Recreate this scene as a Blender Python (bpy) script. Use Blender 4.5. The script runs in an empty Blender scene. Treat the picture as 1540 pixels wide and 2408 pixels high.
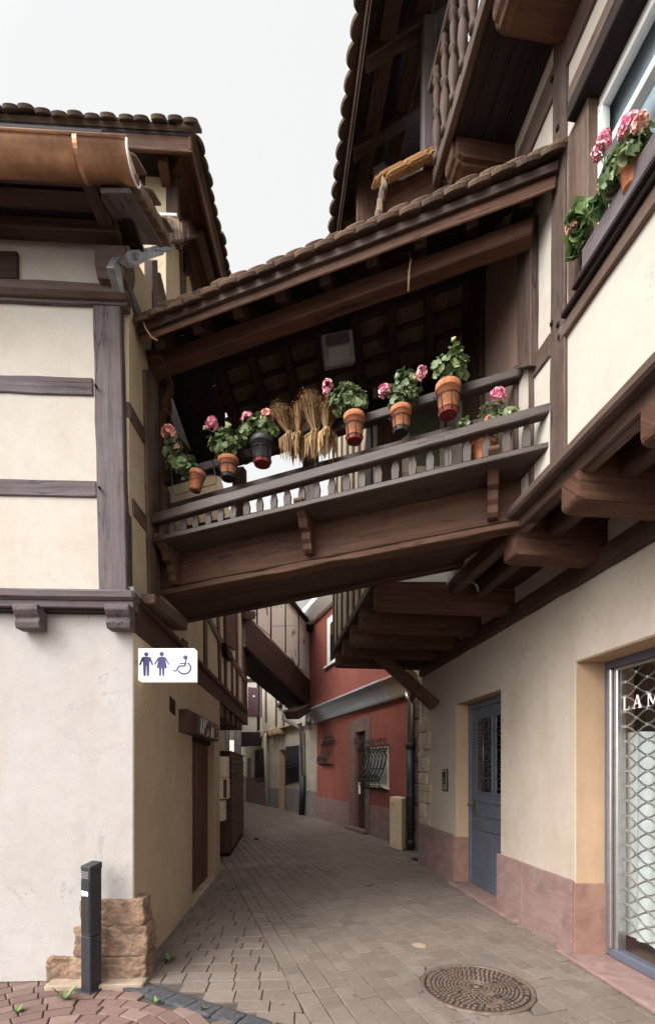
import bpy, bmesh, math, random
from mathutils import Vector, Matrix, noise
random.seed(11)
SC = bpy.context.scene
COL = SC.collection
V = Vector
R = math.radians
F, CX, HY, EYE = 1150.0, 770.0, 1808.0, 1.6
CAM = V((0, 0, EYE))

# ------------------------------------------------------------------ survey helpers
def ray(x, y):
    return V(((x - CX) / F, 1.0, (HY - y) / F))
class Wall:
    """a vertical plane of the place; n points to the street side"""
    def __init__(s, a, b):
        s.p = V((a[0], a[1], 0)); s.d = (V((b[0], b[1], 0)) - s.p).normalized()
        s.n = V((s.d.y, -s.d.x, 0))
        if s.n.dot(V((0, 0, 0)) - s.p) < 0: s.n = -s.n
    def off(s, o):
        q = s.p + s.n * o; w = Wall((q.x, q.y), (q.x + s.d.x, q.y + s.d.y)); return w
    def at(s, x, y, o=0.0):
        r = ray(x, y); t = (s.p + s.n * o - V((0, 0, 0))).dot(s.n) / r.dot(s.n)
        return CAM + r * t
    def Y(s, y, z, o=0.0):
        """point of the plane at depth y and height z"""
        k = (y - s.p.y - s.n.y * o) / s.d.y
        q = s.p + s.n * o + s.d * k
        return V((q.x, q.y, z))
    def X(s, x, z, o=0.0):
        k = (x - s.p.x - s.n.x * o) / s.d.x
        q = s.p + s.n * o + s.d * k
        return V((q.x, q.y, z))
def gnd(x, y, z=0.0):
    t = (EYE - z) / ((y - HY) / F)
    return CAM + ray(x, y) * t
def atY(x, y, Y):
    return CAM + ray(x, y) * Y

LF = Wall((-1.464, 3.70), (-2.464, 3.6504))
LL = Wall((-1.2805, 0), (-1.2805 - .0496, 1))
LFU = Wall((-1.51, 3.68), (-2.51, 3.6304))
LLU = LL.off(-.05)
RL = Wall((2.616, 0), (2.616 - .1252, 1))
RU = Wall((1.88, 0), (1.88 - .1252, 1))
BAY = Wall((1.123, 0), (1.123 - .1252, 1))
BRL = Wall((-1.54, 4.216), (1.472, 3.256))
BRB = Wall((-1.555, 4.527), (1.428, 3.609))
BRE = Wall((-1.522, 3.874), (1.495, 3.071))
BRK = BRB.off(-1.0)
RED = Wall((1.345, 10.82), (-.331, 15.86))
CRM = Wall((-.331, 15.86), (-2.50, 20.77))
FAR = Wall((-2.50, 20.77), (-4.05, 23.9))
PAS = Wall((-1.786, 10.7), (-.556, 15.6))

# ------------------------------------------------------------------ mesh helpers
class MB:
    def __init__(s):
        s.bm = bmesh.new(); s.bm.loops.layers.uv.new('UVMap')
        s.bm.loops.layers.float_color.new('tint')
    def add(s, b, L=None, tint=None, smooth=False):
        """merge a small bmesh, giving it length-wise grain coordinates"""
        bmesh.ops.recalc_face_normals(b, faces=b.faces)
        uv = b.loops.layers.uv.get('UVMap') or b.loops.layers.uv.new('UVMap')
        tc = b.loops.layers.float_color.get('tint') or b.loops.layers.float_color.new('tint')
        L = (L or V((0, 0, 1))).normalized()
        ru, rv = random.uniform(0, 50), random.uniform(0, 50)
        t = tint if tint is not None else random.random()
        for f in b.faces:
            n = f.normal
            if abs(n.dot(L)) > .8:
                a = n.orthogonal().normalized(); c = n.cross(a); k = .12
            else:
                a = L; c = n.cross(L).normalized(); k = 1
            for l in f.loops:
                l[uv].uv = (l.vert.co.dot(a) * k + ru, l.vert.co.dot(c) + rv)
                l[tc] = (t, t, t, 1)
            f.smooth = smooth
        m = bpy.data.meshes.new('tmp'); b.to_mesh(m); b.free()
        s.bm.from_mesh(m); bpy.data.meshes.remove(m)
        return s
    def prism(s, poly, vec, bev=.004, L=None, seg=1, tint=None):
        b = bmesh.new()
        v0 = [b.verts.new(p) for p in poly]; v1 = [b.verts.new(p + vec) for p in poly]
        b.faces.new(v0); b.faces.new(v1[::-1])
        n = len(poly)
        for i in range(n):
            b.faces.new((v0[i], v0[(i + 1) % n], v1[(i + 1) % n], v1[i]))
        bmesh.ops.recalc_face_normals(b, faces=b.faces)
        if L is None:
            es = [(poly[(i + 1) % n] - poly[i]) for i in range(n)] + [vec]
            L = max(es, key=lambda e: e.length)
        if bev:
            es = [e for e in b.edges if len(e.link_faces) == 2 and e.calc_face_angle(0) > .5]
            bmesh.ops.bevel(b, geom=es, offset=bev, segments=seg, affect='EDGES', clamp_overlap=True)
        return s.add(b, L, tint)
    def bar(s, p, q, w, h, side=None, bev=.004, seg=1, tint=None):
        ax = (q - p); d = ax.normalized()
        if side is None:
            side = d.cross(V((0, 0, 1)))
            if side.length < .05: side = V((1, 0, 0))
        side = (side - d * side.dot(d)).normalized(); up = side.cross(d).normalized()
        a, c = side * w / 2, up * h / 2
        return s.prism([p - a - c, p + a - c, p + a + c, p - a + c], ax, bev, ax, seg, tint)
    def box(s, lo, hi, bev=.004, rot=0, seg=1, L=None, tint=None):
        cx, cy = (lo[0] + hi[0]) / 2, (lo[1] + hi[1]) / 2
        pts = []
        for x, y in ((lo[0], lo[1]), (hi[0], lo[1]), (hi[0], hi[1]), (lo[0], hi[1])):
            dx, dy = x - cx, y - cy
            pts.append(V((cx + dx * math.cos(rot) - dy * math.sin(rot), cy + dx * math.sin(rot) + dy * math.cos(rot), lo[2])))
        return s.prism(pts, V((0, 0, hi[2] - lo[2])), bev, L, seg, tint)
    def tube(s, pts, r, seg=7, r2=None):
        b = bmesh.new(); rings = []
        n = len(pts)
        for i, p in enumerate(pts):
            d = (pts[min(i + 1, n - 1)] - pts[max(i - 1, 0)]).normalized()
            a = d.cross(V((0, 0, 1)))
            if a.length < .1: a = d.cross(V((0, 1, 0)))
            if a.length < .1: a = V((1, 0, 0))
            a.normalize(); c = d.cross(a)
            rr = r if r2 is None else r + (r2 - r) * i / max(1, n - 1)
            rings.append([b.verts.new(p + (a * math.cos(t) + c * math.sin(t)) * rr) for t in [2 * math.pi * k / seg for k in range(seg)]])
        for i in range(n - 1):
            for k in range(seg):
                b.faces.new((rings[i][k], rings[i][(k + 1) % seg], rings[i + 1][(k + 1) % seg], rings[i + 1][k]))
        b.faces.new(rings[0]); b.faces.new(rings[-1][::-1])
        return s.add(b, pts[-1] - pts[0] if (pts[-1] - pts[0]).length > .001 else None, smooth=True)
    def pane(s, pts, n):
        b = bmesh.new(); f = b.faces.new([b.verts.new(p) for p in pts]); f.normal_update()
        flip = f.normal.dot(n) < 0
        s.add(b)
        if flip:
            for f in s.bm.faces: f.normal_flip()
        return s
    def lathe(s, prof, c, seg=24, smooth=True, axis=None):
        b = bmesh.new(); rings = []
        M = Matrix.Identity(3)
        if axis is not None: M = V((0, 0, 1)).rotation_difference(axis).to_matrix()
        for r, z in prof:
            rings.append([b.verts.new(c + M @ V((max(r, 1e-4) * math.cos(2 * math.pi * k / seg), max(r, 1e-4) * math.sin(2 * math.pi * k / seg), z))) for k in range(seg)])
        for i in range(len(prof) - 1):
            for k in range(seg):
                b.faces.new((rings[i][k], rings[i][(k + 1) % seg], rings[i + 1][(k + 1) % seg], rings[i + 1][k]))
        b.faces.new(rings[0]); b.faces.new(rings[-1][::-1])
        return s.add(b, smooth=smooth)
    def rock(s, c, half, ax, amp=.02, sub=3, seed=0, rough=.25, smooth=True):
        """hewn stone: a soft box with broken faces; ax = (ex,ey,ez) unit axes"""
        b = bmesh.new(); bmesh.ops.create_cube(b, size=2)
        bmesh.ops.subdivide_edges(b, edges=b.edges, cuts=2 ** sub - 1, use_grid_fill=True)
        for v in b.verts:
            q = v.co.copy()
            e = 16.0
            ln = (abs(q.x) ** e + abs(q.y) ** e + abs(q.z) ** e) ** (1 / e)
            q = q / ln if ln > 1e-6 else q
            w = c + ax[0] * q.x * half[0] + ax[1] * q.y * half[1] + ax[2] * q.z * half[2]
            nn = (ax[0] * q.x + ax[1] * q.y + ax[2] * q.z * .5)
            k = noise.noise(w * 6 + V((seed, 0, 0))) + .5 * noise.noise(w * 15 + V((0, seed, 0))) + rough * noise.noise(w * 40)
            v.co = w + nn * k * amp
        return s.add(b, smooth=smooth)

def wob(poly, step=.18, amp=.004):
    """subdivide the long edges of an in-plane outline and let them wander a little, like hewn timber"""
    n = len(poly)
    nrm = (poly[1] - poly[0]).cross(poly[2] - poly[1]).normalized()
    out = []
    for i in range(n):
        a, b = poly[i], poly[(i + 1) % n]
        e = b - a; k = int(e.length / step)
        out.append(a)
        if k < 2: continue
        c = nrm.cross(e.normalized())
        sd = V((random.uniform(0, 99), 0, 0))
        for j in range(1, k):
            t = j / k
            out.append(a + e * t + c * amp * noise.noise(sd + V((t * e.length * 3, 0, 0))) * 2)
    return out

ORIG = {}
def thing(name, label, cat, loc=(0, 0, 0), group=None):
    o = bpy.data.objects.new(name, None); COL.objects.link(o)
    o.empty_display_size = .1
    o.location = loc; o['label'] = label; o['category'] = cat
    if group: o['group'] = group
    ORIG[o.name] = V(loc)
    return o
def put(name, mb, m, parent=None, label=None, cat=None, group=None, kind=None, loc=None):
    me = bpy.data.meshes.new(name)
    o0 = V((0, 0, 0))
    if parent is not None: o0 = ORIG[parent.name]
    elif loc is not None: o0 = V(loc)
    if o0.length: bmesh.ops.translate(mb.bm, verts=mb.bm.verts, vec=-o0)
    mb.bm.to_mesh(me); mb.bm.free()
    for mm in (m if isinstance(m, (list, tuple)) else [m]): me.materials.append(mm)
    o = bpy.data.objects.new(name, me); COL.objects.link(o)
    if parent is not None: o.parent = parent
    elif loc is not None: o.location = loc
    ORIG[o.name] = o0
    if label: o['label'] = label
    if cat: o['category'] = cat
    if group: o['group'] = group
    if kind: o['kind'] = kind
    return o
def longest(pts):
    n = len(pts); return max([pts[(i + 1) % n] - pts[i] for i in range(n)], key=lambda e: e.length)
def T(name, pl, pts, parent, m, front=.02, back=.06, bev=.006, w=.004, label=None, L=None):
    """a timber (or any flat member) set in a wall plane; pts are outline marks on that plane"""
    if not isinstance(pts[0], V): pts = [pl.at(x, y, front) for x, y in pts]
    else: pts = [p + pl.n * front for p in pts]
    L = L or longest(pts)
    if w: pts = wob(pts, .2, w)
    return put(name, MB().prism(pts, pl.n * -(front + back), bev, L), m, parent, label)
def HB(name, pl, y0, y1, z0, z1, parent, m, front=.02, back=.06, bev=.006, w=.004, seg=1):
    """horizontal member on a lane-side plane between depths y0,y1 and heights z0,z1"""
    pts = [pl.Y(y0, z0, front), pl.Y(y1, z0, front), pl.Y(y1, z1, front), pl.Y(y0, z1, front)]
    L = longest(pts)
    if w: pts = wob(pts, .2, w)
    return put(name, MB().prism(pts, pl.n * -(front + back), bev, L, seg), m, parent)
def HX(name, pl, x0, x1, z0, z1, parent, m, front=.02, back=.06, bev=.006, w=.004, seg=1):
    pts = [pl.X(x0, z0, front), pl.X(x1, z0, front), pl.X(x1, z1, front), pl.X(x0, z1, front)]
    if w: pts = wob(pts, .2, w)
    return put(name, MB().prism(pts, pl.n * -(front + back), bev, None, seg), m, parent)

# ------------------------------------------------------------------ materials
def mat(name):
    m = bpy.data.materials.new(name); m.use_nodes = True
    nt = m.node_tree; return m, nt, nt.nodes['Principled BSDF']
def N(nt, t, **k):
    n = nt.nodes.new(t)
    for a, b in k.items(): setattr(n, a, b)
    return n
def ramp(nt, src, stops):
    r = N(nt, 'ShaderNodeValToRGB'); e = r.color_ramp.elements
    while len(e) < len(stops): e.new(.5)
    for i, (p, c) in enumerate(stops):
        e[i].position = p; e[i].color = (*c, 1) if len(c) == 3 else c
    nt.links.new(src, r.inputs[0]); return r.outputs[0]
def nz(nt, vec, scale, detail=5, rough=.55, dist=0.0):
    n = N(nt, 'ShaderNodeTexNoise'); n.inputs['Scale'].default_value = scale
    n.inputs['Detail'].default_value = detail; n.inputs['Roughness'].default_value = rough
    n.inputs['Distortion'].default_value = dist
    if vec is not None: nt.links.new(vec, n.inputs['Vector'])
    return n.outputs[0]
def mapv(nt, src, sc=(1, 1, 1), loc=(0, 0, 0)):
    mp = N(nt, 'ShaderNodeMapping'); mp.inputs['Scale'].default_value = sc; mp.inputs['Location'].default_value = loc
    nt.links.new(src, mp.inputs['Vector']); return mp.outputs[0]
def mix(nt, fac, a, b, mode='MIX'):
    n = N(nt, 'ShaderNodeMix', data_type='RGBA', blend_type=mode)
    for s, v in ((0, fac), (6, a), (7, b)):
        if isinstance(v, (int, float)): n.inputs[s].default_value = v
        elif isinstance(v, tuple): n.inputs[s].default_value = (*v, 1)
        else: nt.links.new(v, n.inputs[s])
    return n.outputs[2]
def bump(nt, b, h, strength, dist=.01):
    n = N(nt, 'ShaderNodeBump'); n.inputs['Strength'].default_value = strength; n.inputs['Distance'].default_value = dist
    nt.links.new(h, n.inputs['Height']); nt.links.new(n.outputs[0], b.inputs['Normal'])
def mul(c, k): return tuple(min(1, x * k) for x in c)

def wood(name, c, light=1.7, rough=.62, grain=1.0, grey=None, greyamt=.5, bumpk=.35, spec=.22):
    m, nt, b = mat(name)
    tc = N(nt, 'ShaderNodeTexCoord')
    u = mapv(nt, tc.outputs['UV'], (1.3, 26 * grain, 1))
    g1 = nz(nt, u, 1.0, 6, .6, .8)
    u2 = mapv(nt, tc.outputs['UV'], (3, 130 * grain, 1))
    g2 = nz(nt, u2, 1.0, 3, .6, .2)
    col = ramp(nt, g1, [(.25, mul(c, .55)), (.5, c), (.75, mul(c, light))])
    col = mix(nt, .45, col, ramp(nt, g2, [(.3, (.45, .45, .45)), (.6, (1, 1, 1))]), 'MULTIPLY')
    oi = N(nt, 'ShaderNodeObjectInfo')
    col = mix(nt, .6, col, ramp(nt, oi.outputs['Random'], [(0, (.72, .7, .7)), (1, (1.0, 1.0, 1.0))]), 'MULTIPLY')
    if grey:
        big = nz(nt, tc.outputs['Object'], 2.2, 5, .6)
        st = nz(nt, mapv(nt, tc.outputs['UV'], (.8, 9, 1), (7, 3, 0)), 1.0, 4, .6)
        f = N(nt, 'ShaderNodeMath', operation='MULTIPLY'); nt.links.new(big, f.inputs[0]); nt.links.new(st, f.inputs[1])
        fr = ramp(nt, f.outputs[0], [(.17, (0, 0, 0)), (.36, (greyamt,) * 3)])
        col = mix(nt, fr, col, grey)
    ck = nz(nt, mapv(nt, tc.outputs['UV'], (.9, 11, 1), (3, 9, 0)), 1.0, 4, .5, .3)
    ckm = nz(nt, mapv(nt, tc.outputs['UV'], (1.1, 3, 1), (11, 2, 0)), 1.0, 2, .5)
    cf = ramp(nt, ck, [(.484, (0, 0, 0)), (.5, (1, 1, 1)), (.516, (0, 0, 0))])
    cf = mix(nt, 1.0, cf, ramp(nt, ckm, [(.46, (0, 0, 0)), (.58, (.85,) * 3)]), 'MULTIPLY')
    col = mix(nt, cf, col, mul(c, .16))
    vo = N(nt, 'ShaderNodeTexVoronoi'); vo.inputs['Scale'].default_value = 1.0
    nt.links.new(mapv(nt, tc.outputs['UV'], (1.6, 6, 1)), vo.inputs['Vector'])
    col = mix(nt, ramp(nt, vo.outputs['Distance'], [(.05, (.7,) * 3), (.13, (0, 0, 0))]), col, mul(c, .35))
    blot = nz(nt, tc.outputs['Object'], 3.1, 5, .65)
    col = mix(nt, .5, col, ramp(nt, blot, [(.3, (.62, .6, .6)), (.6, (1.06, 1.04, 1.02))]), 'MULTIPLY')
    nt.links.new(col, b.inputs['Base Color'])
    b.inputs['Roughness'].default_value = rough; b.inputs['Specular IOR Level'].default_value = spec
    h = mix(nt, .5, g1, g2)
    h = mix(nt, cf, h, (0, 0, 0))
    bump(nt, b, h, bumpk * 1.5, .006)
    return m
def plaster(name, c, c2=None, grainsc=170, strength=.35, dist=.004, stain=(.6, .5, .4), st=.35, lump=.3):
    m, nt, b = mat(name)
    tc = N(nt, 'ShaderNodeTexCoord'); o = tc.outputs['Object']
    big = nz(nt, o, 1.3, 5, .6, .3)
    col = ramp(nt, big, [(.3, c2 or mul(c, .86)), (.62, c)])
    streak = nz(nt, mapv(nt, o, (2.6, 2.6, .45)), 1.0, 6, .6, .5)
    col = mix(nt, ramp(nt, streak, [(.54, (0, 0, 0)), (.74, (st,) * 3)]), col, tuple(a * s for a, s in zip(c, stain)))
    mid = nz(nt, o, 9, 6, .7)
    col = mix(nt, .35, col, ramp(nt, mid, [(.3, (.78, .77, .76)), (.6, (1, 1, 1))]), 'MULTIPLY')
    fine = nz(nt, o, grainsc, 3, .6)
    col = mix(nt, .3, col, ramp(nt, fine, [(.3, (.75, .75, .75)), (.6, (1, 1, 1))]), 'MULTIPLY')
    sp = nz(nt, o, 60, 2, .5)
    col = mix(nt, ramp(nt, sp, [(.70, (0, 0, 0)), (.78, (.35,) * 3)]), col, mul(c, .45))
    hc = nz(nt, o, .9, 9, .62, .9); hm = nz(nt, mapv(nt, o, (1, 1, 1), (4, 8, 1)), .8, 2)
    hf = ramp(nt, hc, [(.4965, (0, 0, 0)), (.5, (.55,) * 3), (.5035, (0, 0, 0))])
    hf = mix(nt, 1.0, hf, ramp(nt, hm, [(.52, (0, 0, 0)), (.62, (1, 1, 1))]), 'MULTIPLY')
    col = mix(nt, hf, col, mul(c, .35))
    pt = nz(nt, mapv(nt, o, (1, 1, 1), (9, 3, 7)), 2.4, 5, .6, 1.0)
    col = mix(nt, ramp(nt, pt, [(.58, (0, 0, 0)), (.66, (.22,) * 3)]), col, mul(c, .72))
    nt.links.new(col, b.inputs['Base Color']); b.inputs['Roughness'].default_value = .93
    b.inputs['Specular IOR Level'].default_value = .2
    h = mix(nt, lump, fine, nz(nt, o, 14, 4, .6))
    bump(nt, b, h, strength, dist)
    return m
def stone(name, c, c2, sc=5, strength=.4, dist=.01, vein=None):
    m, nt, b = mat(name)
    tc = N(nt, 'ShaderNodeTexCoord'); o = tc.outputs['Object']
    a = nz(nt, o, sc, 8, .68, 1.2)
    col = ramp(nt, a, [(.28, mul(c2, .75)), (.45, c2), (.6, c), (.78, mul(c, 1.25))])
    if vein:
        w = nz(nt, mapv(nt, o, (2, 2, 7), (3, 1, 2)), 1.3, 6, .7, 2.5)
        col = mix(nt, ramp(nt, w, [(.52, (0, 0, 0)), (.62, (.6,) * 3)]), col, vein)
    f = nz(nt, o, 120, 3, .6)
    col = mix(nt, .4, col, ramp(nt, f, [(.3, (.7, .7, .7)), (.65, (1, 1, 1))]), 'MULTIPLY')
    nt.links.new(col, b.inputs['Base Color']); b.inputs['Roughness'].default_value = .85
    bump(nt, b, mix(nt, .4, a, f), strength, dist)
    return m
def plain(name, c, rough=.5, metal=0.0, var=.25, sc=8, bumpk=.0, spec=.5):
    m, nt, b = mat(name)
    tc = N(nt, 'ShaderNodeTexCoord')
    a = nz(nt, tc.outputs['Object'], sc, 6, .65)
    col = ramp(nt, a, [(.3, mul(c, 1 - var)), (.65, mul(c, 1 + var * .4))])
    nt.links.new(col, b.inputs['Base Color'])
    nt.links.new(ramp(nt, a, [(.3, (min(1, rough * 1.25),) * 3), (.7, (rough * .85,) * 3)]), b.inputs['Roughness'])
    b.inputs['Metallic'].default_value = metal; b.inputs['Specular IOR Level'].default_value = spec
    if bumpk: bump(nt, b, nz(nt, tc.outputs['Object'], sc * 12, 4, .6), bumpk, .004)
    return m
def tinted(name, stops, rough=.85, extra=None, sc=60, bumpk=.4, dist=.006, moss=None, mossat=(.5, .62)):
    """per-piece tint (each paver / tile / petal has its own tone)"""
    m, nt, b = mat(name)
    at = N(nt, 'ShaderNodeAttribute', attribute_name='tint')
    tc = N(nt, 'ShaderNodeTexCoord'); o = tc.outputs['Object']
    col = ramp(nt, at.outputs['Fac'], stops)
    big = nz(nt, o, 1.1, 5, .65)
    col = mix(nt, .55, col, ramp(nt, big, [(.3, (.62, .6, .6)), (.65, (1.05, 1.02, 1.0))]), 'MULTIPLY')
    f = nz(nt, o, sc, 4, .7); f2 = nz(nt, o, sc * .18, 5, .7)
    col = mix(nt, .5, col, ramp(nt, f, [(.3, (.6, .6, .6)), (.6, (1.05, 1.05, 1.05))]), 'MULTIPLY')
    col = mix(nt, .5, col, ramp(nt, f2, [(.3, (.68, .66, .64)), (.6, (1.03, 1.03, 1.03))]), 'MULTIPLY')
    if extra:      # gum, drips and oil spots
        vo = N(nt, 'ShaderNodeTexVoronoi'); vo.inputs['Scale'].default_value = 4.5; nt.links.new(mapv(nt, o, (1, 1, 0)), vo.inputs['Vector'])
        col = mix(nt, ramp(nt, vo.outputs['Distance'], [(.055, (.7,) * 3), (.085, (0, 0, 0))]), col, (.05, .042, .038))
        pz = nz(nt, mapv(nt, o, (1, 1, 0), (3, 7, 0)), .75, 6, .65, .8)
        col = mix(nt, ramp(nt, pz, [(.5, (0, 0, 0)), (.68, (.5,) * 3)]), col, (.095, .078, .066))
        pw = nz(nt, mapv(nt, o, (1, 1, 0), (13, 2, 0)), 1.7, 6, .7, .5)
        col = mix(nt, ramp(nt, pw, [(.56, (0, 0, 0)), (.72, (.4,) * 3)]), col, (.25, .21, .18))
    if moss:
        mm = nz(nt, mapv(nt, o, (1, 1, 1), (5, 5, 5)), 7, 5, .65)
        col = mix(nt, ramp(nt, mm, [(mossat[0], (0, 0, 0)), (mossat[1], (.9,) * 3)]), col, moss)
    nt.links.new(col, b.inputs['Base Color']); b.inputs['Roughness'].default_value = rough
    bump(nt, b, mix(nt, .5, f, f2), bumpk, dist)
    return m
def glass(name, tint=(.6, .68, .7), refl=.08):
    m, nt, b = mat(name)
    out = nt.nodes['Material Output']
    tr = N(nt, 'ShaderNodeBsdfTransparent'); tr.inputs[0].default_value = (*tint, 1)
    gl = N(nt, 'ShaderNodeBsdfGlossy'); gl.inputs['Roughness'].default_value = .03
    fr = N(nt, 'ShaderNodeFresnel'); fr.inputs[0].default_value = 1.5
    ad = N(nt, 'ShaderNodeMath', operation='ADD'); ad.inputs[1].default_value = refl
    ge = N(nt, 'ShaderNodeNewGeometry'); iv = N(nt, 'ShaderNodeMath', operation='SUBTRACT'); iv.inputs[0].default_value = 1
    nt.links.new(ge.outputs['Backfacing'], iv.inputs[1])
    ml = N(nt, 'ShaderNodeMath', operation='MULTIPLY'); nt.links.new(ad.outputs[0], ml.inputs[0]); nt.links.new(iv.outputs[0], ml.inputs[1])
    nt.links.new(fr.outputs[0], ad.inputs[0])
    mx = N(nt, 'ShaderNodeMixShader')
    nt.links.new(ml.outputs[0], mx.inputs[0]); nt.links.new(tr.outputs[0], mx.inputs[1]); nt.links.new(gl.outputs[0], mx.inputs[2])
    nt.links.new(mx.outputs[0], out.inputs[0]); nt.nodes.remove(b)
    return m
def leafmat(name, c, c2):
    m, nt, b = mat(name)
    at = N(nt, 'ShaderNodeAttribute', attribute_name='tint')
    tc = N(nt, 'ShaderNodeTexCoord')
    col = ramp(nt, at.outputs['Fac'], [(0, mul(c, .55)), (.5, c), (1, c2)])
    col = mix(nt, .5, col, ramp(nt, nz(nt, tc.outputs['Object'], 45, 3), [(.35, (.6, .6, .6)), (.6, (1.1, 1.1, 1.1))]), 'MULTIPLY')
    nt.links.new(col, b.inputs['Base Color']); b.inputs['Roughness'].default_value = .5
    out = nt.nodes['Material Output']
    tl = N(nt, 'ShaderNodeBsdfTranslucent'); nt.links.new(col, tl.inputs[0])
    mx = N(nt, 'ShaderNodeMixShader'); mx.inputs[0].default_value = .25
    nt.links.new(b.outputs[0], mx.inputs[1]); nt.links.new(tl.outputs[0], mx.inputs[2]); nt.links.new(mx.outputs[0], out.inputs[0])
    return m

W_DARK = wood('dark stained timber', (.052, .027, .020), 1.9, .55, 1, (.10, .065, .05), .3)
W_NEARBLACK = wood('near black wood', (.009, .006, .006), 1.6, .9, 1, None, .5, .3, 0.0)
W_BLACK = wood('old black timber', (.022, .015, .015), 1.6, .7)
W_RED = wood('red brown timber', (0.096, 0.045, 0.027), 1.7, .72, 1, (0.124, 0.072, 0.048), .3)
W_GREY = wood('weathered grey timber', (0.110, 0.083, 0.082), 1.5, .75, 1.0, (0.163, 0.142, 0.153), .55, .5)
W_GREYD = wood('weathered dark grey timber', (.088, .055, .042), 1.6, .75, 1.0, (.13, .095, .08), .6, .5)
W_BAL = wood('weathered railing wood', (.058, .037, .028), 1.7, .5, 1.0, (.105, .080, .070), .4, .4, .35)
W_POST = wood('brown weathered timber', (.112, .066, .044), 1.6, .65, 1, (.20, .16, .14), .5)
W_DOOR = wood('varnished door wood', (.115, .048, .026), 1.5, .4, .6)
W_LOUV = wood('brown painted boards', (.095, .048, .038), 1.3, .5, .8)
P_FRONT = plaster('pale roughcast', (.460, .428, .405), (.42, .382, .356), 150, .9, .006, (.8, .7, .62), .25)
P_CREAM = plaster('cream infill plaster', (0.509, 0.461, 0.405), (0.470, 0.418, 0.352), 120, .35, .004, (.75, .62, .45), .3)
P_LANE = plaster('tan shade toned lane plaster', (0.493, 0.396, 0.286), (0.431, 0.339, 0.233), 150, .55, .004, (.7, .6, .5), .35)  # lane side's shade and warm bounce put into a tanner plaster colour
P_LANEU = plaster('ochre light tinted infill plaster', (0.594, 0.504, 0.360), (0.495, 0.405, 0.270), 90, .3, .004, (.6, .5, .4), .5)  # warm shift of the light on the lane side, put into the colour
P_RIGHT = plaster('warm beige plaster', (.455, .385, .318), (.412, .343, .274), 160, .35, .003, (.75, .66, .6), .35)
P_REV = plaster('orange tan reveal plaster', (0.443, 0.303, 0.193), (0.394, 0.262, 0.164), 160, .3, .003)
P_RCREAM = plaster('cream facade plaster', (0.507, 0.460, 0.400), (0.473, 0.421, 0.353), 140, .4, .004, (.8, .7, .55), .25)
P_RED = plaster('brick red plaster', (0.294, 0.097, 0.074), (0.248, 0.078, 0.060), 150, .4, .004, (.6, .6, .6), .3)
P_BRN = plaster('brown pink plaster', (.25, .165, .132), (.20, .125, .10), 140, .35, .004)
P_OLD = plaster('old stained cream plaster', (.50, .45, .365), (.38, .33, .26), 80, .5, .006, (.45, .42, .4), .7)
P_GREYB = plaster('grey base plaster', (.27, .245, .245), (.22, .19, .19), 80, .5, .006, (.5, .45, .42), .6)
P_GREY = plaster('grey painted band', (.46, .47, .50), (.42, .43, .46), 150, .15, .002)
S_PINK = stone('pink sandstone slab', (0.242, 0.158, 0.141), (0.207, 0.128, 0.114), 3.0, .25, .004, (.33, .19, .17))
S_PINKR = stone('rose sandstone', (0.260, 0.145, 0.107), (0.220, 0.114, 0.084), 3.5, .3, .004)
S_OLD = stone('old red sandstone', (.275, .165, .105), (.165, .10, .065), 7, .9, .014, (.34, .26, .18))
S_QUOIN = stone('pale sandstone', (.50, .41, .30), (.40, .31, .22), 6, .6, .01)
S_BROWN = stone('brown sandstone', (.20, .13, .105), (.14, .09, .075), 6, .5, .008)
S_GRAN = stone('dark basalt sett', (.075, .072, .078), (.04, .04, .044), 14, .7, .008)
PAVE = tinted('grey brown pavers', [(0, (.156, .120, .096)), (.5, (.187, .148, .121)), (1, (.216, .176, .150))], .88, True, sc=150, bumpk=.5)
PAVER = tinted('red concrete pavers', [(0, (0.136, 0.082, 0.069)), (.5, (0.172, 0.106, 0.090)), (1, (.24, .158, .135))], .9, True, sc=150, bumpk=.5)
JOINT = plain('sandy joint', (.075, .06, .05), .95, 0, .5, 20, .5)
TILE = tinted('old clay tiles', [(0, (.085, .055, .042)), (.5, (.16, .10, .07)), (1, (.24, .15, .10))], .85, sc=70, bumpk=.5, moss=(.12, .115, .045), mossat=(.55, .72))
TILEM = tinted('mossy clay tiles', [(0, (.07, .05, .04)), (1, (.13, .085, .062))], .9, sc=70, bumpk=.5, moss=(.105, .105, .04), mossat=(.52, .68))
TILED = tinted('lightened tile undersides', [(0, (.12, .080, .062)), (1, (.25, .165, .125))], .9, sc=70, bumpk=.4)  # undersides lightened in colour to fill the dim gallery roof
TILEB = tinted('sunlit toned clay tiles', [(0, (.40, .22, .10)), (1, (.58, .38, .18))], .7, sc=70, bumpk=.4)  # sunlit gold of the cheek tiles put into their colour
COPPER = plain('aged copper', (.42, .23, .135), .42, .7, .45, 5)
STEEL = plain('brushed steel', (.48, .47, .46), .32, .9, .15, 20)
LEAD = plain('crumpled lead', (.22, .225, .24), .38, .7, .4, 12, .6)
IRON = plain('black iron', (.022, .021, .022), .5, .3, .3, 30)
IRONG = plain('highlight grey iron', (.10, .10, .105), .35, .6, .3, 30)  # iron greyed so its colour carries the grille's highlights
CAST = plain('rusty cast iron', (.16, .11, .085), .55, .25, .45, 22, .5)
CASTD = plain('dark cast iron', (.05, .036, .028), .75, .2, .5, 22, .5)  # lid base darker, so the lighter studs stand out
ANTH = plain('anthracite powder coat', (.028, .028, .033), .45, .2, .25, 9)
WHITE = plain('white paint', (.74, .73, .70), .4, 0, .08, 5)
WHITES = plain('white acrylic', (.86, .84, .80), .25, 0, .05, 4)
SIGNW = plain('backlit white acrylic', (.86, .84, .80), .25, 0, .05, 4)
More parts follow.
